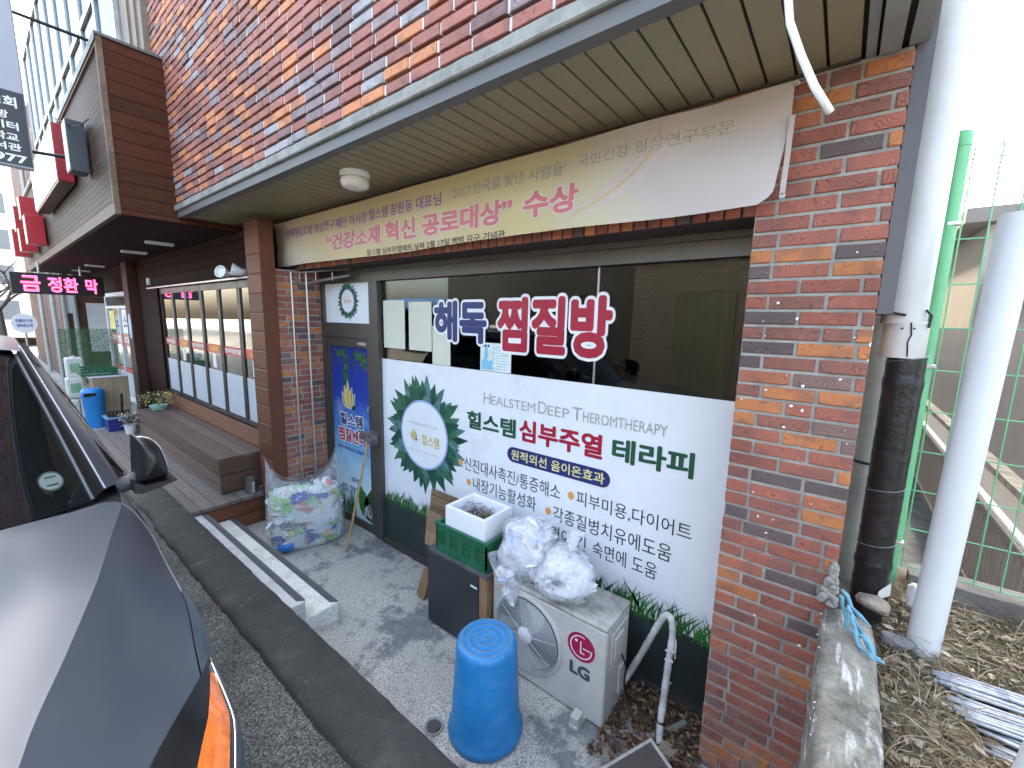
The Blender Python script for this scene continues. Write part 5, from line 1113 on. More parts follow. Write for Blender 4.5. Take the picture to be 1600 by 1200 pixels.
# half sections (y, z): centre, hood, crease | crease, hood side, shoulder, side, sill
SEC = [
 (-.72, [(-.485,1.10),(-.30,1.10),(-.20,1.08)], [(-.20,1.08),(-.13,1.0),(-.07,.92),(-.07,.82),(-.09,.62)]),
 (-.82, [(-.485,1.26),(-.28,1.25),(-.15,1.22)], [(-.15,1.22),(-.03,1.13),(.09,1.02),(.10,.87),(.06,.62)]),
 (-1.0, [(-.485,1.37),(-.25,1.365),(-.10,1.345)], [(-.10,1.345),(.06,1.25),(.235,1.12),(.245,.90),(.20,.62)]),
 (-1.277, [(-.485,1.455),(-.22,1.45),(-.04,1.43)], [(-.04,1.43),(.13,1.34),(.345,1.20),(.35,.93),(.30,.62)]),
 (-1.86, [(-.485,1.535),(-.13,1.525),(.160,1.50)], [(.160,1.50),(.275,1.41),(.418,1.23),(.418,.95),(.37,.62)]),
 (-2.49, [(-.485,1.59),(-.05,1.575),(.321,1.525)], [(.321,1.525),(.365,1.455),(.425,1.26),(.43,.95),(.39,.62)]),
 (-3.1, [(-.485,1.60),(0.0,1.575),(.370,1.535)], [(.370,1.535),(.395,1.46),(.44,1.27),(.45,.95),(.41,.62)]),
 (-4.4, [(-.485,1.60),(0.0,1.575),(.380,1.545)], [(.380,1.545),(.41,1.47),(.455,1.28),(.46,.95),(.42,.62)]),
 (-5.4, [(-.485,1.60),(0.0,1.575),(.370,1.55)], [(.370,1.55),(.40,1.48),(.44,1.28),(.45,.92),(.40,.62)]),
 (-5.75, [(-.485,1.58),(-.05,1.56),(.31,1.52)], [(.31,1.52),(.34,1.44),(.38,1.25),(.39,.92),(.33,.62)]),
]
def _half(A, B): return ((A[0]+B[0])/2, [tuple((p+q)/2 for p, q in zip(u, v)) for u, v in zip(A[1], B[1])], [tuple((p+q)/2 for p, q in zip(u, v)) for u, v in zip(A[2], B[2])])
_S = [SEC[0]]
for _a, _b in zip(SEC, SEC[1:]): _S += [_half(_a, _b), _b]
SEC = _S
def cr(a, b, c, d, t): return .5*((2*b)+(c-a)*t+(2*a-5*b+4*c-d)*t*t+(3*b-a-3*c+d)*t**3)
def cr_list(P, s):
    n = len(P)-1; s = min(max(s, 0), .999999)*n; i = int(s); t = s-i
    return tuple(cr(*(P[min(max(i+q, 0), n)][c] for q in (-1, 0, 1, 2)), t) for c in range(len(P[0])))
def sec_at(x):
    xs_ = [s[0] for s in SEC]
    for i in range(len(xs_)-1):
        if xs_[i] >= x >= xs_[i+1]: break
    else: i = 0 if x > xs_[0] else len(xs_)-2
    t = (x-xs_[i])/(xs_[i+1]-xs_[i]); t = min(max(t, 0), 1); n = len(SEC)-1
    def g(part): return [tuple(cr(*(SEC[min(max(i+q, 0), n)][part][j][c] for q in (-1, 0, 1, 2)), t) for c in (0, 1)) for j in range(len(SEC[0][part]))]
    return g(1), g(2)
def S1(x, s): y, z = cr_list(sec_at(x)[0], s); return (x, y, z)
def S2(x, s): y, z = cr_list(sec_at(x)[1], s); return (x, y, z)
def mir(p): return (p[0], 2*YC-p[1], p[2])
def patch(b, fn, x0, x1, s0, s1, nx=60, ns=14, off=0., mi=0, both=True):
    rows = [[fn(x0+(x1-x0)*i/nx, s0+(s1-s0)*j/ns) for j in range(ns+1)] for i in range(nx+1)]
    if off:
        R2 = []
        for i, r in enumerate(rows):
            rr_ = []
            for j, p in enumerate(r):
                a = Vector(rows[min(i+1, nx)][j])-Vector(rows[max(i-1, 0)][j]); c = Vector(r[min(j+1, ns)])-Vector(r[max(j-1, 0)])
                n_ = a.cross(c).normalized(); n_ = n_ if n_.y+n_.z > 0 else -n_
                rr_.append(tuple(Vector(p)+n_*off))
            R2.append(rr_)
        rows = R2
    b.grid(rows, mi)
    if both: b.grid([[mir(p) for p in r] for r in rows], mi)
# wheel arches: cut side panel around wheels
WX = (-1.78, -4.78); WR = .355; WZ = .42+.345
def inarch(p): return any((p[0]-x)**2+(p[2]-WZ)**2 < WR**2 for x in WX) and p[2] < 1.13
b = MB(); nx, ns = 150, 26
rows = [[S2(-.72-5.03*i/nx, .42+.58*j/ns) for j in range(ns+1)] for i in range(nx+1)]
for mm in (False, True):
    R2 = [[mir(p) for p in r] for r in rows] if mm else rows
    base = len(b.v); b.v += [p for r in R2 for p in r]
    for i in range(nx):
        for j in range(ns):
            q = [rows[i][j], rows[i][j+1], rows[i+1][j+1], rows[i+1][j]]
            if all(inarch(p) for p in q): continue
            c = ns+1; b.f.append((base+i*c+j, base+i*c+j+1, base+(i+1)*c+j+1, base+(i+1)*c+j)); b.m.append(0)
patch(b, S2, -2.47, -5.75, 0, .42, 60, 8); patch(b, S1, -3.0, -5.75, 0, 1, 30, 10)
patch(b, S2, -.72, -1.05, 0, .42, 10, 8); 
r0 = [S1(-.72, j/10) for j in range(11)]+[S2(-.72, j/10) for j in range(11)]; b.poly(r0+[mir(p) for p in r0][::-1])
r0 = [S1(-5.75, j/10) for j in range(11)]+[S2(-5.75, j/10) for j in range(11)]; b.poly(r0+[mir(p) for p in r0][::-1])
b.box(-5.6, -.85, YC-.75, YC+.75, .58, .66)
b.build('body', M['paint'], CAR, True, 35)
XE = [(0, -2.335), (.4, -2.36), (.53, -2.385), (.75, -2.455), (.88, -2.525), (.95, -2.52), (1, -2.48)]
def xend(s):
    for (a, u), (c, v) in zip(XE, XE[1:]):
        if s <= c: return u+(v-u)*(s-a)/(c-a)
    return XE[-1][1]
def SH(u, s): return S1(-.78+(xend(s)+.78)*u, s)
b = MB(); patch(b, SH, 0, 1, 0, 1, 60, 28); patch(b, S2, -.78, -2.478, 0, .415, 60, 12); b.build('bonnet', M['paint'], CAR, True, 28)
b = MB(); b.grid([[tuple(Vector(S1(xend(j/12)+.04-.5*i/6, j/12))-Vector((0, 0, .012))) for j in range(13)] for i in range(7)]); b.grid([[mir(tuple(Vector(S1(xend(j/12)+.04-.5*i/6, j/12))-Vector((0, 0, .012)))) for j in range(13)] for i in range(7)]); 
b.build('cowl', M['trimblack'], CAR, True)
# shut lines; the bonnet ones are pale to imitate an edge highlight
def onS2(x, s, o=.003): p = Vector(S2(x, s)); return p+Vector((0, o*.7, o*.7))
b = MB(); b.tube([onS2(-2.47+.55*i/14, .415+.0*i, .0015) for i in range(15)], .0022, 6); b.tube([onS2(-2.476, .415*i/8, .0015) for i in range(9)], .0022, 6); b.build('shut_line_highlight', pm('edge_highlight', (.4,.42,.44), .3, .1, metal=.6), CAR)
b = MB(); b.tube([onS2(-2.62-.01*i, .3+.7*i/14, .0) for i in range(15)], .004, 6); b.tube([onS2(-3.75, .2+.8*i/14, .0) for i in range(15)], .004, 6); b.tube([onS2(-1.02-.12*i/10, .62+.38*i/10, .0) for i in range(11)], .004, 6); b.build('panel_gap', M['dark'], CAR)
# headlamps
for sd in (0, 1):
    T = (lambda p: p) if sd == 0 else mir
    def reg(u, v):   # u: 0 tip .. 1 front ; v across
        x = -1.53+.70*u; s_hi = .46+.08*u; s_lo = .458-.30*min(1, u*1.15); return x, s_lo+(s_hi-s_lo)*v
    def lay(u0, u1, v0, v1, off, nu=24, nv=6):
        rows = []
        for i in range(nu+1):
            r = []
            for j in range(nv+1):
                x, s = reg(u0+(u1-u0)*i/nu, v0+(v1-v0)*j/nv); p = Vector(S2(x, s)); q = Vector(S2(x, s+.02))-p; n_ = Vector((1, 0, 0)).cross(q).normalized(); n_ = n_ if n_.y+n_.z > 0 else -n_
                r.append(T(tuple(p+n_*off)))
            rows.append(r)
        return rows
    b = MB(); b.grid(lay(0, 1, 0, 1, .003)); hl = b.build('headlight', M['trimblack'], CAR, True)
    b = MB(); b.grid(lay(.10, .95, .50, .90, .0045)); b.build('indicator', pm('orange_lens', (.72,.16,.02), .15, .35, 18, coat=1), hl, True)
    b = MB(); P = [r[-1] for r in lay(0, 1, 0, 1, .006)]; b.tube(P, .0045, 6); b.build('chrome_edge', M['chrome'], hl, True)
b = MB(); b.box(-.735, -.715, YC-.26, YC+.26, .86, 1.02)
for i in range(4): b.box(-.716, -.708, YC-.25, YC+.25, .87+.038*i, .885+.038*i)
b.build('grille', M['trimblack'], CAR)
# greenhouse
WB = lambda s: Vector(cr_list([(-2.345, -.485, 1.585), (-2.375, -.15, 1.575), (-2.43, .06, 1.56), (-2.545, .235, 1.548)], s))
WT = lambda s: Vector(cr_list([(-3.15, -.485, 2.20), (-3.16, -.22, 2.195), (-3.20, -.02, 2.18), (-3.30, .105, 2.15)], s))
def wind(s, t): 
    p = WB(s).lerp(WT(s), t); n_ = Vector((.55, 0, .85)); return tuple(p+n_*.05*math.sin(math.pi*t)*(1-s*s*.8))
b = MB(); rows = [[wind(j/16, i/14) for j in range(17)] for i in range(15)]; b.grid(rows); b.grid([[mir(p) for p in r] for r in rows]); b.build('windscreen', M['carglass'], CAR, True)
# pillar: black inner trim and painted outer rail
def pil_(t, o):   # o: 0 glass edge .. 1 outer corner ; t along
    p = Vector(wind(1, min(t, 1))); q0, q1 = Vector((-2.70, .345, 1.555)), Vector((-3.62, .155, 2.20)); q = q0.lerp(q1, t)+Vector((.55, .15, .85))*.012*math.sin(math.pi*min(1, t)); 
    return tuple(p.lerp(q, o)+Vector((0, .0, .012))*math.sin(math.pi*o))
for Tm in (lambda p: p, mir):
    b = MB(); b.grid([[Tm(pil_(i/16, .02+.48*j/5)) for j in range(6)] for i in range(17)]); b.build('pillar_trim', M['trimblack'], CAR, True)
b = MB()
for Tm in (lambda p: p, mir): b.grid([[Tm(pil_(i/16, .5+.5*j/5)) for j in range(6)]+[Tm(tuple(Vector(pil_(i/16, 1))+Vector((-.02, .025*(1-i/16*.3), -.035)))), Tm(tuple(Vector(pil_(i/16, 1))+Vector((-.05, .03, -.08))))] for i in range(17)])
for Tm in (lambda p: p, mir):
    bb = MB(); bb.tube([Tm(tuple(Vector(pil_(i/16, .5))+Vector((.004, 0, .004)))) for i in range(17)], .006, 6); bb.build('pillar_strip', pm('rubber_highlight', (.35,.36,.38), .25, .1, metal=.5), CAR, True)  # weather strip with its bright highlight put into the pale colour
    bb = MB(); bb.tube([Tm(tuple(Vector(pil_(i/16, .03))+Vector((.003, 0, .003)))) for i in range(17)], .007, 6); bb.build('screen_seal', pm('grey_seal', (.10,.105,.115), .4), CAR, True)
# roof
def roof(s, x):
    t = (x+3.15)/-2.3; w_ = .63+.02*math.sin(t*3); y_ = s*(w_-.02) ; z = 2.20+.045*math.sin(math.pi*min(max(.15+t*.8, 0), 1))-.05*s**3*1.0-.12*max(0, t-.8)
    return (x-.15*s**3*(1-min(1, t*3)), YC+y_, z)
rows = [[roof(j/12, -3.15-2.25*i/20) for j in range(13)] for i in range(21)]; b.grid(rows); b.grid([[mir(p) for p in r] for r in rows])
# roof side rail, rear pillars, tailgate
def siderail(x, o): 
    t = (x+3.5)/-1.9; top = Vector(roof(1, x)); bot = Vector((x, .375, 1.55)); return top.lerp(bot, o)+Vector((0, .05*math.sin(math.pi*o), 0))
for Tm in (lambda p: p, mir):
    b.grid([[Tm(tuple(siderail(-3.3-2.15*i/20, .16*j/3)) ) for j in range(4)] for i in range(21)])
    for xa, xb in ((-3.95, -4.05), (-4.85, -4.95), (-5.35, -5.5)): b.grid([[Tm(tuple(siderail(xa+(xb-xa)*i/2, .14+.86*j/8))) for j in range(9)] for i in range(3)])
rows = [[tuple(Vector(roof(s_/8, -5.40)).lerp(Vector((-5.75, YC+(.79*s_/8), 1.55)), j/6)) for j in range(7)] for s_ in range(9)]; b.grid(rows); b.grid([[mir(p) for p in r] for r in rows])
b.build('roof', M['paint'], CAR, True, 40)
for Tm in (lambda p: p, mir):
    b = MB()
    def sg(x, o): 
        if x > -3.62: tp = Vector(pil_(min(1, (x+2.70)/-.92), 1))+Vector((-.05, .03, -.08)); bt2 = Vector((x-.02, .385, 1.545))
        else: tp = siderail(x, .16); bt2 = Vector((x, .385, 1.545))
        return tp.lerp(bt2, o)+Vector((0, .03*math.sin(math.pi*o)-.006, 0))
    b.grid([[Tm(tuple(sg(-2.8-2.6*i/40, j/8))) for j in range(9)] for i in range(41)])
    b.build('side_window', M['carglass'], CAR, True)
    b = MB(); b.tube([Tm((-2.75-2.6*i/10, .392, 1.548)) for i in range(11)], .009, 6); b.build('window_seal', M['trimblack'], CAR, True)
# door mirror
MP_ = [(.393,1.59),(.398,1.70),(.404,1.785),(.418,1.797),(.45,1.786),(.478,1.757),(.497,1.705),(.508,1.65),(.511,1.592),(.495,1.578),(.45,1.574),(.41,1.576)]
def dense(P, n=5, closed=True):
    out = []; N = len(P)
    for i in range(N):
        for q in range(n):
            t = q/n; out.append(tuple(cr(*(P[(i+w_) % N][c] for w_ in (-1, 0, 1, 2)), t) for c in range(2)))
    return out
for Tm in (lambda p: p, mir):
    D_ = dense(MP_); cy, cz = .45, 1.68; rows = []
    for x, sc in ((-2.47, .02), (-2.474, .35), (-2.49, .68), (-2.53, .90), (-2.58, 1.0), (-2.66, 1.0), (-2.68, .97), (-2.682, .9)):
        rows.append([Tm((x, cy+(y_-cy)*sc, cz+(z_-cz)*sc)) for y_, z_ in D_])
    rows.append([Tm((-2.672, cy+(y_-cy)*.02, cz+(z_-cz)*.02)) for y_, z_ in D_])
    b = MB(); b.grid(rows, 0, True); mr_ = b.build('door_mirror', M['trimblack'], CAR, True, 50)
    b = MB(); b.tube([Tm((-2.572+.004*i/12, *[(.412,1.797),(.432,1.795),(.452,1.786),(.468,1.772),(.481,1.752),(.490,1.732),(.498,1.708),(.504,1.68),(.508,1.655),(.510,1.63),(.511,1.612)][i])) for i in range(11)], .0045, 6); b.build('chrome_strip', M['chrome'], mr_, True)
    b = MB(); P = [(.372,1.548),(.40,1.538),(.46,1.548),(.53,1.566),(.532,1.574),(.50,1.578),(.41,1.574),(.372,1.60)]
    b.prism([Tm((-2.50, y_, z_)) for y_, z_ in P], (-.17, 0, 0)); b.build('mirror_foot', M['black'], mr_)
    b = MB(); b.tube([Tm((-2.62, .34, 1.56)), Tm((-2.60, .41, 1.60))], [.035, .03], 10); b.build('mirror_arm', pm('dark_grey_plastic', (.06,.063,.066), .5), mr_, True)
# wheels
for sd in (0, 1):
    for x in WX:
        yo = .31 if sd == 0 else 2*YC-.31; sg_ = 1 if sd == 0 else -1
        Mx = Matrix.Translation((x, yo, WZ)) @ Matrix.Rotation(-math.pi/2*sg_, 4, 'X')
        b = MB(); b.lathe([(.22, -.1), (.30, -.11), (.335, -.09), (.345, -.05), (.345, .05), (.335, .09), (.30, .105), (.235, .095)], None, 40, 0, Mx); wh = b.build('wheel', pm('tyre', (.025,.025,.026), .8, .2), CAR, True, 40)
        b = MB(); b.lathe([(.236, .09), (.225, .06), (.22, -.05)], None, 40, 0, Mx); b.lathe([(.001, .06), (.06, .065), (.065, .05)], None, 24, 0, Mx)
        for q in range(5):
            a = q*1.2566; d = Vector((math.cos(a), math.sin(a), 0)); pp = Vector((-d.y, d.x, 0))
            b.prism([tuple(Mx @ (d*.05+pp*.03+Vector((0, 0, .04)))), tuple(Mx @ (d*.05-pp*.03+Vector((0, 0, .04)))), tuple(Mx @ (d*.225-pp*.02+Vector((0, 0, .055)))), tuple(Mx @ (d*.225+pp*.02+Vector((0, 0, .055))))], tuple(Mx.to_3x3() @ Vector((0, 0, .02))))
        b.build('rim', M['alu_light'], wh, True, 35)
b = MB(); rr_ = []
c0 = Vector(wind(.80, .17)); s1 = (Vector(wind(.84, .17))-c0).normalized(); t1 = (Vector(wind(.80, .22))-c0).normalized(); nn = s1.cross(t1); nn = nn if nn.z > 0 else -nn
def wsp(u, v, o=.002): s, t = .80+u*.9, .155+v*1.15; return tuple(Vector(wind(s, t))+nn*o)
b.poly([wsp(.075*math.cos(i*.2618), .045*math.sin(i*.2618)) for i in range(24)], 0); b.poly([wsp(.066*math.cos(i*.2618), .037*math.sin(i*.2618), .0025) for i in range(24)], 1)
for v in (.018, -.018): b.poly([wsp(-.035, v-.004, .003), wsp(.035, v-.004, .003), wsp(.035, v+.004, .003), wsp(-.035, v+.004, .003)], 0)
b.build('sticker', [pm('sticker_green', (.035,.055,.05), .5), pm('sticker_pale', (.16,.21,.2), .5)], CAR)
b = MB(); b.cbox(-.80, -.735, YC-.26, YC+.26, .66, .78, .005); b.build('number_plate', M['white'], CAR)
for y_ in (YC-.55, YC+.55):
    b = MB(); b.cbox(-5.78, -5.70, y_-.1, y_+.1, 1.1, 1.4, .01); b.build('tail_light', M['red'], CAR)
# ================================================================ right-hand side
M['pvc'] = pm('off_white_pvc', (.60,.59,.57), .4, .06, 3, dirt=(.42,.37,.31), dscale=4, damt=.4)
M['tape'] = pm('black_tape', (.014,.015,.018), .32, .3, 12, .5, 35)
DP = thing('downpipe', 'thick white downpipe with black taped lower half beside the brick pillar', 'downpipe', (.22, 2.45, 1.1))
b = MB(); px, py = .2, 2.45; b.lathe([(.074, 2.405), (.074, 4.6)], (px, py, 0), 36); b.build('upper_pipe', M['pvc'], DP, True, 50)
b = MB(); b.lathe([(.066, 2.262), (.074, 2.262), (.0745, 2.268), (.0745, 2.41), (.07, 2.412)], (px+.012, py, 0), 36); cp = b.build('coupling', M['pvc'], DP, True, 50)
b = MB(); b.tube([(px+.02, py-.0765, 2.41), (px+.026, py-.077, 2.36), (px+.018, py-.077, 2.33), (px+.024, py-.077, 2.27)], .0025, 5)
for x in (.195, .232): b.lathe([(.001, .0015), (.004, .001), (.004, 0)], None, 10, 0, Matrix.Translation((x, 2.375 if x < .2 else 2.378, 2.385)) @ Matrix.Rotation(math.pi/2, 4, 'X'))
b.build('crack_and_screw', M['black'], cp)
b = MB(); prof = []
for i in range(70):
    z = 1.02+1.245*i/69; prof.append((.064+.0022*((i*.31) % 1)+(.004 if i in (16, 17, 62, 63) else 0), z))
b.lathe(prof, (px+.03, py, 0), 36); b.build('taped_pipe', M['tape'], DP, True, 60)
b = MB(); [b.tube([(px+.03+.068*math.cos(a), py+.068*math.sin(a), z+.012*a) for a in [3.3+.15*i for i in range(20)]], .0022, 5) for z in (1.36, 1.62, 2.2)]; b.build('tape_fold', pm('grey_tape_edge', (.16,.17,.18), .4), DP)
b = MB(); b.prism([(px+.055, py-.071, 1.17), (px+.10, py-.05, 1.20), (px+.098, py-.05, 1.26), (px+.06, py-.07, 1.215)], (0, .004, 0)); b.build('torn_flap', M['paper'], DP)
b = MB(); b.tube([(.10, 2.36, 2.445), (.15, 2.37, 2.45), (.2, 2.372, 2.44)], .006, 6); b.tube([(px+.06, py-.06, 2.46), (px+.08, py-.04, 2.44), (px+.076, py-.05, 2.39)], .005, 6); b.build('wire_tie', M['black'], DP)
GP = thing('grey_downpipe', 'slim stained grey pipe behind the black taped downpipe', 'downpipe', (.165, 2.75, 1.1))
b = MB(); b.lathe([(.052, 1.0), (.052, 2.45)], (.172, 2.75, 0), 28); b.build('pipe', pm('stained_grey_pvc', (.36,.355,.33), .5, .15, 4, dirt=(.2,.19,.16), dscale=6, damt=.5), GP, True, 50)
b = MB(); b.lathe([(.053, 1.70), (.056, 1.703), (.053, 1.715)], (.172, 2.75, 0), 28); b.build('joint_ring', M['black'], GP)
b = MB(); b.box(.10, .13, 2.52, 2.6, 2.55, 2.75); tag(b.build('wall_box', M['slate']), 'dark grey box on the wall behind the white downpipe', 'box')
# footing block
FT = []; n = 40; rows = []
for i in range(n+1):
    y_ = 1.0+1.2*i/n; e = .008*nz(y_, 9, 2)+.006*nz(y_, 25, 5); zt = 1.115+.05*((y_-1.35)/.85)+.012*nz(y_, 6, 3)
    rows.append([(.062+e, y_, .0), (.066+e, y_, zt-.06), (.072+e, y_, zt-.022), (.088+e*.5, y_, zt-.006), (.13, y_, zt+.006*nz(y_, 14, 8)), (.18, y_, zt-.004), (.225-e, y_, zt-.015), (.245-e, y_, zt-.045), (.262-e, y_, zt-.2), (.265, y_, .5)])
k = NT('limewashed_concrete'); n1 = k.noise(5, 8, None, .75); st = k.n('Mapping'); st.inputs['Scale'].default_value = (14, 2, 4); k.l(k.geo().outputs['Position'], st.inputs[0]); n2 = k.noise(2, 6, st.outputs[0])
c1 = k.ramp(n1.outputs[0], [(.3, (.075,.07,.055)), (.5, (.19,.18,.15)), (.66, (.34,.33,.29))]).outputs[0]; c1 = k.mix(k.ramp(n2.outputs[0], [(.54, 0.), (.62, .7)]).outputs[0], c1, (.6,.6,.57)); c1 = k.mix(k.ramp(k.noise(3.1, 7, None, .8).outputs[0], [(.52, 0.), (.62, .8)]).outputs[0], c1, (.05,.048,.042))
k.l(c1, k.p.inputs['Base Color']); k.p.inputs['Roughness'].default_value = .85; k.bump(n1.outputs[0], .6, .02); M['lime'] = k.mat
b = MB(); b.grid(rows); b.poly(rows[0]); b.poly(rows[-1]); FO = tag(b.build('concrete_footing', M['lime'], smooth=True, auto=55), 'whitewashed rough concrete ledge against the right edge of the brick pillar', 'ledge')
b = MB(); rr = random.Random(15)
for i in range(60): y_ = rr.uniform(1.1, 2.2); rock(b, (.069+rr.uniform(-.004, .012), y_, 1.07+.05*((y_-1.35)/.85)+rr.uniform(-.10, .02)), rr.uniform(.002, .006), i)
b.build('lime_scrap', M['white'], FO)
b = MB()
for i in range(90): t_ = rr.random(); rock(b, (.088+rr.uniform(-.03, .02)*(1.2-t_), 2.195+rr.uniform(-.02, .02)*(1.2-t_), 1.17+.19*t_), rr.uniform(.006, .017), i+50, 0, (1, .8, 1))
b.build('mortar_lump', M['mortar'], FO)
b = MB()
for i in range(7):
    P = [Vector((.11+.012*i+rr.uniform(-.015, .015), 2.12-.02*i, 1.30-.018*i))]
    for q in range(5): P.append(P[-1]+Vector((rr.uniform(.0, .03), rr.uniform(-.03, .005), rr.uniform(-.045, .0))))
    for p in P: p.z = max(p.z, 1.16)
    b.tube(P, [.006, .009, .007, .010, .006, .003], 6)
tag(b.build('blue_rag', pm('blue_cord', (.13,.30,.38), .7, .25, 30), smooth=True), 'knotted pale blue plastic rag on the ledge below the pillar edge', 'rag')
M['tanrock'] = pm('tan_rock', (.27,.24,.19), .9, .3, 14, .4, 50); M['greyrock'] = pm('grey_rock', (.17,.17,.175), .9, .3, 14, .4, 50)
for i, (c, s, sq, m, lab) in enumerate((((.245, 2.32, 1.18), .06, (1, .8, .5), 'tanrock', 'flat tan stone wedged at the foot of the taped pipe'), ((.33, 2.28, 1.07), .05, (1.2, .8, .5), 'greyrock', 'grey oblong stone on the soil before the taped pipe'), ((.325, 1.37, 1.0), .035, (1, .8, .6), 'paper_y', 'white lump of rubble at the bottom of the ledge'), ((.40, 2.52, 1.18), .05, (.7, 1, 1.2), 'foam', 'white rubble behind the base of the white pole'))):
    b = MB(); rock(b, c, s, i+9, 0, sq); tag(b.build('stone', M[m], smooth=False), lab, 'stone')
b = MB(); b.obox(Matrix.Translation((.40, 1.42, .97)) @ Matrix.Rotation(.5, 4, 'Z') @ Matrix.Rotation(.3, 4, 'X'), .08, .22, .02, 0, .004); tag(b.build('slate_piece', pm('blue_slate', (.17,.21,.26), .6, .2, 20)), 'blue grey slate piece on the soil beside the ledge', 'slate')
# white poles
WP = thing('white_pole', 'upright white plastic pole standing in dry grass before the mesh fence', 'pole', (.42, 2.35, .98))
b = MB(); P0, P1 = Vector((.413, 2.34, .92)), Vector((.455, 2.35, 2.80)); d = (P1-P0).normalized(); Mx = Matrix.Translation(P0) @ d.to_track_quat('Z', 'Y').to_matrix().to_4x4(); L = (P1-P0).length
M['pole'] = pm('blue_white_pvc', (.62,.64,.66), .4, .05, 4, dirt=(.5,.5,.52), dscale=8, damt=.3)
b.lathe([(.053, 0), (.053, L), (.046, L), (.046, .2)], None, 40, 0, Mx); b.build('pole_tube', M['pole'], WP, True, 50)
b = MB(); 
for i in range(7): crumple(b, (.435+rnd.uniform(-.03, .045), 2.275+rnd.uniform(-.02, .02), .985+rnd.uniform(-.02, .035)), .04, rnd)
b.build('black_wrapping', M['tape'], WP)
WP2 = thing('leaning_pole', 'white plastic pole leaning at the bottom right corner', 'pole', (.62, 1.75, .95))
b = MB(); P0, P1 = Vector((.555, 1.74, .80)), Vector((.72, 1.79, 2.3)); d = (P1-P0).normalized(); Mx = Matrix.Translation(P0) @ d.to_track_quat('Z', 'Y').to_matrix().to_4x4(); b.lathe([(.05, 0), (.05, (P1-P0).length), (.044, (P1-P0).length)], None, 36, 0, Mx); b.build('pole_tube', M['pole'], WP2, True, 50)
# mesh fence
MF_ = thing('mesh_fence', 'green wire mesh fence with round post on the low concrete wall', 'fence', (1.5, 2.8, 1.17))
M['gpaint'] = pm('green_paint', (.14,.44,.21), .4, .08, 4); M['gwire'] = pm('green_wire', (.16,.45,.24), .4, .1)
for x in (.328, 2.33):
    b = MB(); b.lathe([(.031, .95), (.031, 3.19), (.034, 3.19), (.034, 3.235), (.026, 3.255), (.001, 3.26)], (x, 2.8, 0), 28); b.build('post', M['gpaint'], MF_, True, 45)
b = MB()
zs = [1.19+.20*i for i in range(10)]+[3.13, 3.17]
for z in zs: b.tube([(.33, 2.80, z), (2.33, 2.80, z)], .0036, 5)
x = .37
while x < 2.32: 
    b.tube([(x, 2.797, 1.18), (x, 2.797, 3.10), (x, 2.78, 3.15), (x, 2.80, 3.19)], .0034, 5); x += .085
for z in zs[:4]:
    for q in range(20): pass
b.build('wire_mesh', M['gwire'], MF_)
b = MB(); 
for z in (2.2, 1.3, 2.85): b.cbox(.318, .365, 2.768, 2.80, z, z+.018, .003)
b.build('clamp', M['alu_light'], MF_)
b = MB(); rows = [[(.40+2.6*i/60, 2.76 if j < 1 else (2.765 if j < 2 else 2.9), (0.75, 1.165+.004*nz(i*.4, 1.), 1.17)[j]) for j in range(3)] for i in range(61)]; b.grid(rows); b.box(.41, 3.0, 2.762, 2.9, .4, 1.163)
tag(b.build('low_wall', pm('stained_concrete', (.17,.16,.15), .9, .3, 6, .4, 50, dirt=(.07,.065,.06), dscale=4, damt=.8)), 'low stained concrete wall below the green mesh fence', 'wall')
# railing along the alley
RA = thing('railing', 'beige picket railing with a pale top rail running back along the alley', 'railing', (1.08, 6, .2))
b = MB(); b.tube([(1.08, 3.1, 1.02), (1.08, 16, 1.02)], .028, 10); b.build('top_rail', pm('pale_rail', (.66,.64,.58), .4, .08), RA)
b = MB(); y_ = 3.1
while y_ < 12: b.box(1.07, 1.09, y_, y_+.022, .2, .95); y_ += .10
b.box(1.066, 1.094, 3.1, 12, .92, .955); b.box(1.066, 1.094, 3.1, 12, .25, .28); pk = b.build('picket_row', pm('beige_picket', (.30,.25,.20), .5, .12), RA)
# alley wall, kerb strip and houses behind
b = MB(); b.box(2.25, 2.55, 3.0, 40, .15, 2.42); rr = random.Random(2)
tag(b.build('alley_wall', pm('smooth_grey_render', (.30,.30,.31), .85, .08, 3, dirt=(.24,.24,.25), dscale=1.2, damt=.5)), 'long plain grey retaining wall on the far side of the alley', 'wall')
b = MB(); b.box(2.06, 2.249, 3.0, 40, .15, .30); struct(b.build('kerb', M['conc']))
def house(name, label, x0, x1, y0, y1, z0, z1, col, roofc, wins):
    H = thing(name, label, 'building', ((x0+x1)/2, (y0+y1)/2, z0)); b = MB(); b.box(x0, x1, y0, y1, z0, z1); b.build('wall', pm(name+'_render', col, .8, .08, 1), H)
    b = MB(); b.box(x0-.5, x1+.5, y0-.6, y1+.5, z1, z1+.35); b.build('roof', pm(name+'_roof', roofc, .7, .1, 2), H)
    for (a, c, e, g) in wins:
        b = MB(); b.box(a, c, y0-.06, y0-.002, e, g); b.build('window', pm('dim_window', (.22,.32,.38), .2, .1), H)
house('far_beige_house', 'low beige house with flat brown roof behind the grey wall', 2.6, 9, 16, 24, 0, 5.0, (.5,.45,.37), (.22,.2,.18), [(3.2, 4.2, 3.2, 4.4), (5, 6, 3.2, 4.4)])
house('far_white_house', 'white house with blue tinted windows nearer along the alley', 3.2, 12, 11.4, 15, 0, 3.55, (.6,.6,.58), (.3,.3,.3), [(3.5, 3.9, 2.5, 3.3), (4.4, 5.4, 2.4, 3.3)])
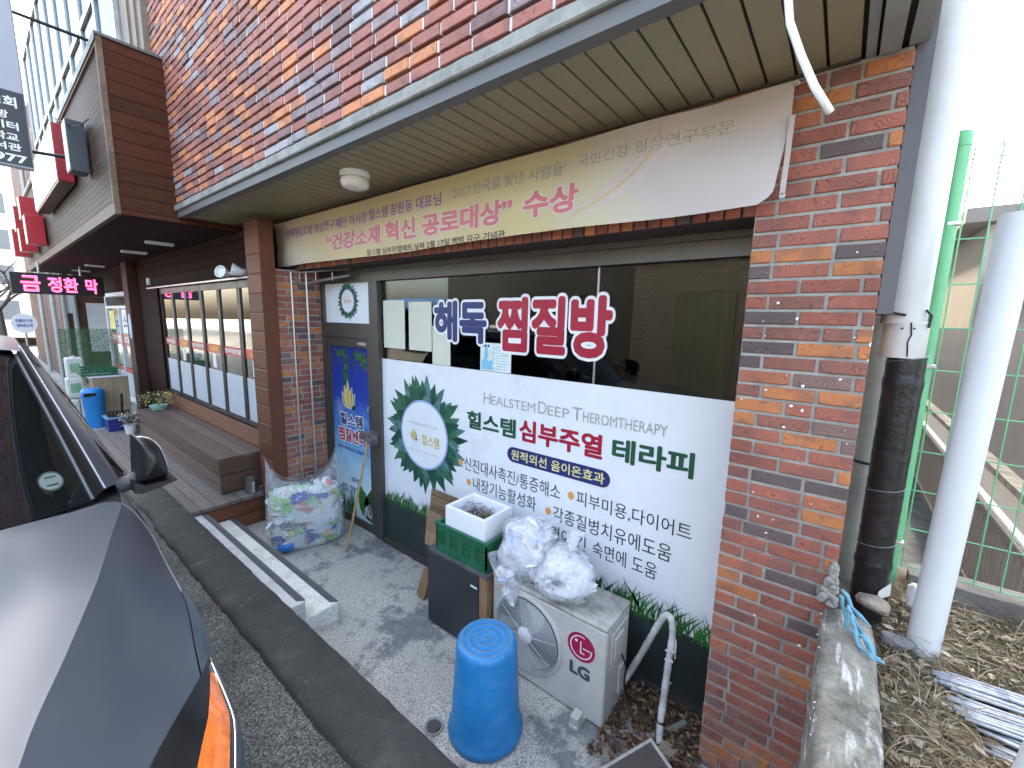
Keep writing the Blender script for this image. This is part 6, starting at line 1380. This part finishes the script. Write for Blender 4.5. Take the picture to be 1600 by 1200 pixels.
# dry grass, straw, ribbed sheets
b = MB(); rr = random.Random(23)
for i in range(6500):
    x, y_ = rr.uniform(.25, 1.05), rr.uniform(1.1, 2.75)
    if .47 < x < 1.05 and 1.92 < y_ < 2.28 and rr.random() < .93: continue
    z = .95+soilz(x, y_)+.03*noise.noise(Vector((x*7, y_*7, 3)))*.9; a = rr.uniform(0, 6.283); L = rr.uniform(.04, .18); h = rr.uniform(.005, .06)*(1.0 if rr.random() < .85 else 2.4); w_ = rr.uniform(.0008, .0020)
    dx, dy = math.cos(a)*L, math.sin(a)*L; nxx, nyy = -math.sin(a)*w_, math.cos(a)*w_; cv = rr.uniform(-.06, .06)
    rows = []
    for q in range(5):
        t = q/4; p = (x+dx*t-math.sin(a)*cv*t*t, y_+dy*t+math.cos(a)*cv*t*t, z+h*math.sin(min(1, t*1.2)*2.0)*(1-.25*t)+.004)
        ww = 1-.8*t; rows.append([(p[0]-nxx*ww, p[1]-nyy*ww, p[2]), (p[0]+nxx*ww, p[1]+nyy*ww, p[2]+w_)])
    b.grid(rows)
tag(b.build('dry_grass', island_mat('dry_grass', [(0,(.25,.19,.105)),(.3,(.33,.265,.165)),(.55,(.15,.115,.07)),(.75,(.42,.36,.25)),(.88,(.11,.10,.05)),(.96,(.08,.11,.04))], .8)), kind='stuff')
b = MB()
for i in range(2200):
    x, y_ = rr.uniform(.27, 1.05), rr.uniform(1.2, 2.74); s = rr.uniform(.008, .028); z = .965+soilz(x, y_)+.02*rr.random()
    if .47 < x < 1.05 and 1.92 < y_ < 2.28: continue
    Mx = Matrix.Translation((x, y_, z)) @ Matrix.Rotation(rr.uniform(0, 6), 4, 'Z') @ Matrix.Rotation(rr.uniform(-.8, .8), 4, 'X')
    b.add([Mx @ Vector(p) for p in ((-s, 0, 0), (0, -s*.5, .003), (s, 0, .004), (0, s*.5, 0))], [(0, 1, 2, 3)])
tag(b.build('leaf_litter', island_mat('leaf_litter', [(0,(.30,.24,.17)),(.4,(.16,.11,.07)),(.7,(.42,.37,.30)),(.9,(.09,.08,.05))], .8)), kind='stuff')
b = MB()
for i in range(260):
    x, y_ = rr.gauss(.92, .10), rr.gauss(2.58, .07); z = 1.03; a = rr.uniform(0, 6.28); L = rr.uniform(.03, .07)
    blade_p = [(x, y_, z), (x+math.cos(a)*L*.4-.006, y_+math.sin(a)*L*.4, z+.04), (x+math.cos(a)*L, y_+math.sin(a)*L, z+rr.uniform(.03, .10)), (x+math.cos(a)*L*.5+.006, y_+math.sin(a)*L*.5, z+.04)]
    b.add(blade_p, [(0, 1, 2, 3)])
tag(b.build('green_weed', island_mat('weed_leaf', [(0,(.05,.09,.02)),(.5,(.09,.12,.035)),(.8,(.15,.14,.05))], .7)), kind='stuff')
for q, (Mx, sx, sy) in enumerate(((Matrix.Translation((.74, 2.14, 1.035)) @ Matrix.Rotation(math.radians(6), 4, 'Z') @ Matrix.Rotation(math.radians(6), 4, 'X'), .56, .22), (Matrix.Translation((.80, 1.98, 1.01)) @ Matrix.Rotation(math.radians(-4), 4, 'Z') @ Matrix.Rotation(math.radians(9), 4, 'X'), .50, .16))):
    b = MB(); nr_ = int(sy/.0135); rq = random.Random(q)
    for i in range(nr_):
        y0 = -sy/2+sy*(i+.5)/nr_; e0, e1 = rq.uniform(-.03, .03), rq.uniform(-.05, .05); h = rq.uniform(-.004, .004)
        if rq.random() < .12: continue
        b.tube([Mx @ Vector((-sx/2+e0+(sx+e1-e0)*j/6, y0+.004*nz(j+i*3, .9, q), .004+h+.006*nz(j, .5, i*.2))) for j in range(7)], .0058, 6)
    b.poly([tuple(Mx @ Vector(p)) for p in ((-sx/2, -sy/2, -.003), (sx/2, -sy/2, -.003), (sx/2, sy/2, -.003), (-sx/2, sy/2, -.003))], 1)  # black sheet below the ribs stands in for shade between them
    tag(b.build('ribbed_sheet', [pm('grey_ribbed_plastic', (.34,.37,.42), .35, .3, 14, dirt=(.06,.06,.06), dscale=16, damt=.7), M['black']], smooth=True), ['grey ribbed plastic sheet lying on soil by the low wall', 'smaller grey ribbed sheet slipped below the larger one'][q], 'sheet')
b = MB(); b.tube([(.70, 2.60, 1.02), (.80, 2.56, 1.24), (.86, 2.5, 1.22), (1.05, 2.35, 1.02)], .004, 5); b.tube([(.62, 1.95, 1.0), (.635, 1.95, 1.17)], .004, 5); tag(b.build('dry_stalk', pm('straw_stalk', (.45,.36,.2), .7)), 'bent straw coloured stalk by the low wall', 'stalk')
# ================================================================ across the street (seen in the glass)
OB = thing('opposite_house', 'brown brick house with grey ribbed gate across the street', 'building', (-1, -8, .4))
k = NT('opposite_brick'); bt3 = k.n('TexBrick'); bt3.inputs['Color1'].default_value = (.085,.075,.065,1); bt3.inputs['Color2'].default_value = (.12,.105,.09,1); bt3.inputs['Mortar'].default_value = (.42,.42,.38,1); bt3.inputs['Scale'].default_value = 3; bt3.inputs['Mortar Size'].default_value = .012
sx_ = k.n('SeparateXYZ'); cb_ = k.n('CombineXYZ'); k.l(k.geo().outputs['Position'], sx_.inputs[0]); k.l(sx_.outputs[0], cb_.inputs[0]); k.l(sx_.outputs[2], cb_.inputs[1]); k.l(cb_.outputs[0], bt3.inputs['Vector']); k.l(bt3.outputs[0], k.p.inputs['Base Color'])
b = MB(); b.box(-4.6, 8, -12, -6.2, .4, 4.2); b.build('wall', k.mat, OB)
b = MB(); rows = []
for i in range(121): x = -3.45+1.4*i/120; rows.append([(x, -6.16+.02*math.sin(i*1.5), .42), (x, -6.16+.02*math.sin(i*1.5), 3.2)])
b.grid(rows); b.build('gate', pm('ribbed_gate', (.24,.26,.2), .5, .1), OB)
b = MB(); b.box(-4.7, 8.3, -12, -5.9, 4.2, 4.45); b.build('parapet', M['conc'], OB)
for x in (.2, 2.6):
    b = MB(); b.box(x, x+1.3, -6.198, -6.12, 1.6, 2.9); wq = b.build('window', M['alu_light'], OB); b = MB(); b.box(x+.08, x+1.22, -6.119, -6.1, 1.68, 2.82); b.build('pane', M['carglass'], wq)
OB2 = thing('opposite_shop', 'pale two storey house with blue awning across the street', 'building', (-16, -9, .4))
b = MB(); b.box(-24, -12.5, -9, -7.2, .4, 3.1); b.build('wall', pm('pale_render', (.3,.295,.28), .8, .1, 1), OB2)
b = MB(); b.prism([(-23, -7.2, 3.15), (-12.5, -7.2, 3.15), (-12.5, -5.9, 2.75), (-23, -5.9, 2.75)], (0, 0, .08)); b.build('awning', pm('blue_awning', (.06,.16,.36), .6), OB2)
for x in (-22, -19, -16):
    b = MB(); b.box(x, x+1.8, -7.199, -7.1, .9, 2.7); b.build('window', M['carglass'], OB2)
OB3 = thing('reflection_dark_garage', 'unseen dark garage added across the street to darken the glass reflection', 'building', (-8.5, -9, .4))  # added dark mass that darkens the left of the shop window's reflection
b = MB(); b.box(-12.4, -4.65, -13, -6.6, .4, 5.2); b.build('wall', pm('slate_cladding', (.035,.037,.04), .6, .2, 2), OB3)
b = MB(); b.prism([(-12.5, -6.2, 4.9), (-4.6, -6.2, 5.5), (-4.6, -6.2, 5.6), (-12.5, -6.2, 5.0)], (0, -6, 0)); b.build('roof', pm('pale_roof_sheet', (.15,.16,.17), .5), OB3)
for x in (-11.8, -8.4):
    b = MB(); b.box(x, x+2.8, -6.599, -6.55, .42, 3.2); b.build('shutter', pm('dark_shutter', (.04,.042,.045), .5, .1, 3), OB3)
OC = thing('van', 'white delivery van parked across the street', 'van', (-9, -4.6, .41))
b = MB(); b.cbox(-10.6, -6.6, -5.5, -3.9, .75, 2.2, .12); b.cbox(-6.7, -5.9, -5.48, -3.92, .75, 1.5, .1); b.build('body', M['white'], OC)
b = MB(); b.box(-7.4, -6.7, -3.895, -3.885, 1.45, 2.0); b.box(-10.2, -7.6, -3.895, -3.885, 1.45, 2.0); b.build('side_window', M['carglass'], OC)
for x in (-9.9, -6.9):
    b = MB(); b.lathe([(.2, -.1), (.32, -.1), (.34, 0), (.32, .1), (.001, .1)], None, 28, 0, Matrix.Translation((x, -4.0, .75)) @ Matrix.Rotation(-math.pi/2, 4, 'X')); b.build('wheel', M['black'], OC, True, 40)
# thin service cable across the upper windows
b = MB(); b.tube(smooth_path([(-7.0, .75, 4.45), (-6.6, .86, 4.30), (-6.3, .93, 4.32)], 8), .006, 5); tag(b.build('service_cable', M['black']), 'thin black cable from the projecting sign to the canopy', 'cable')
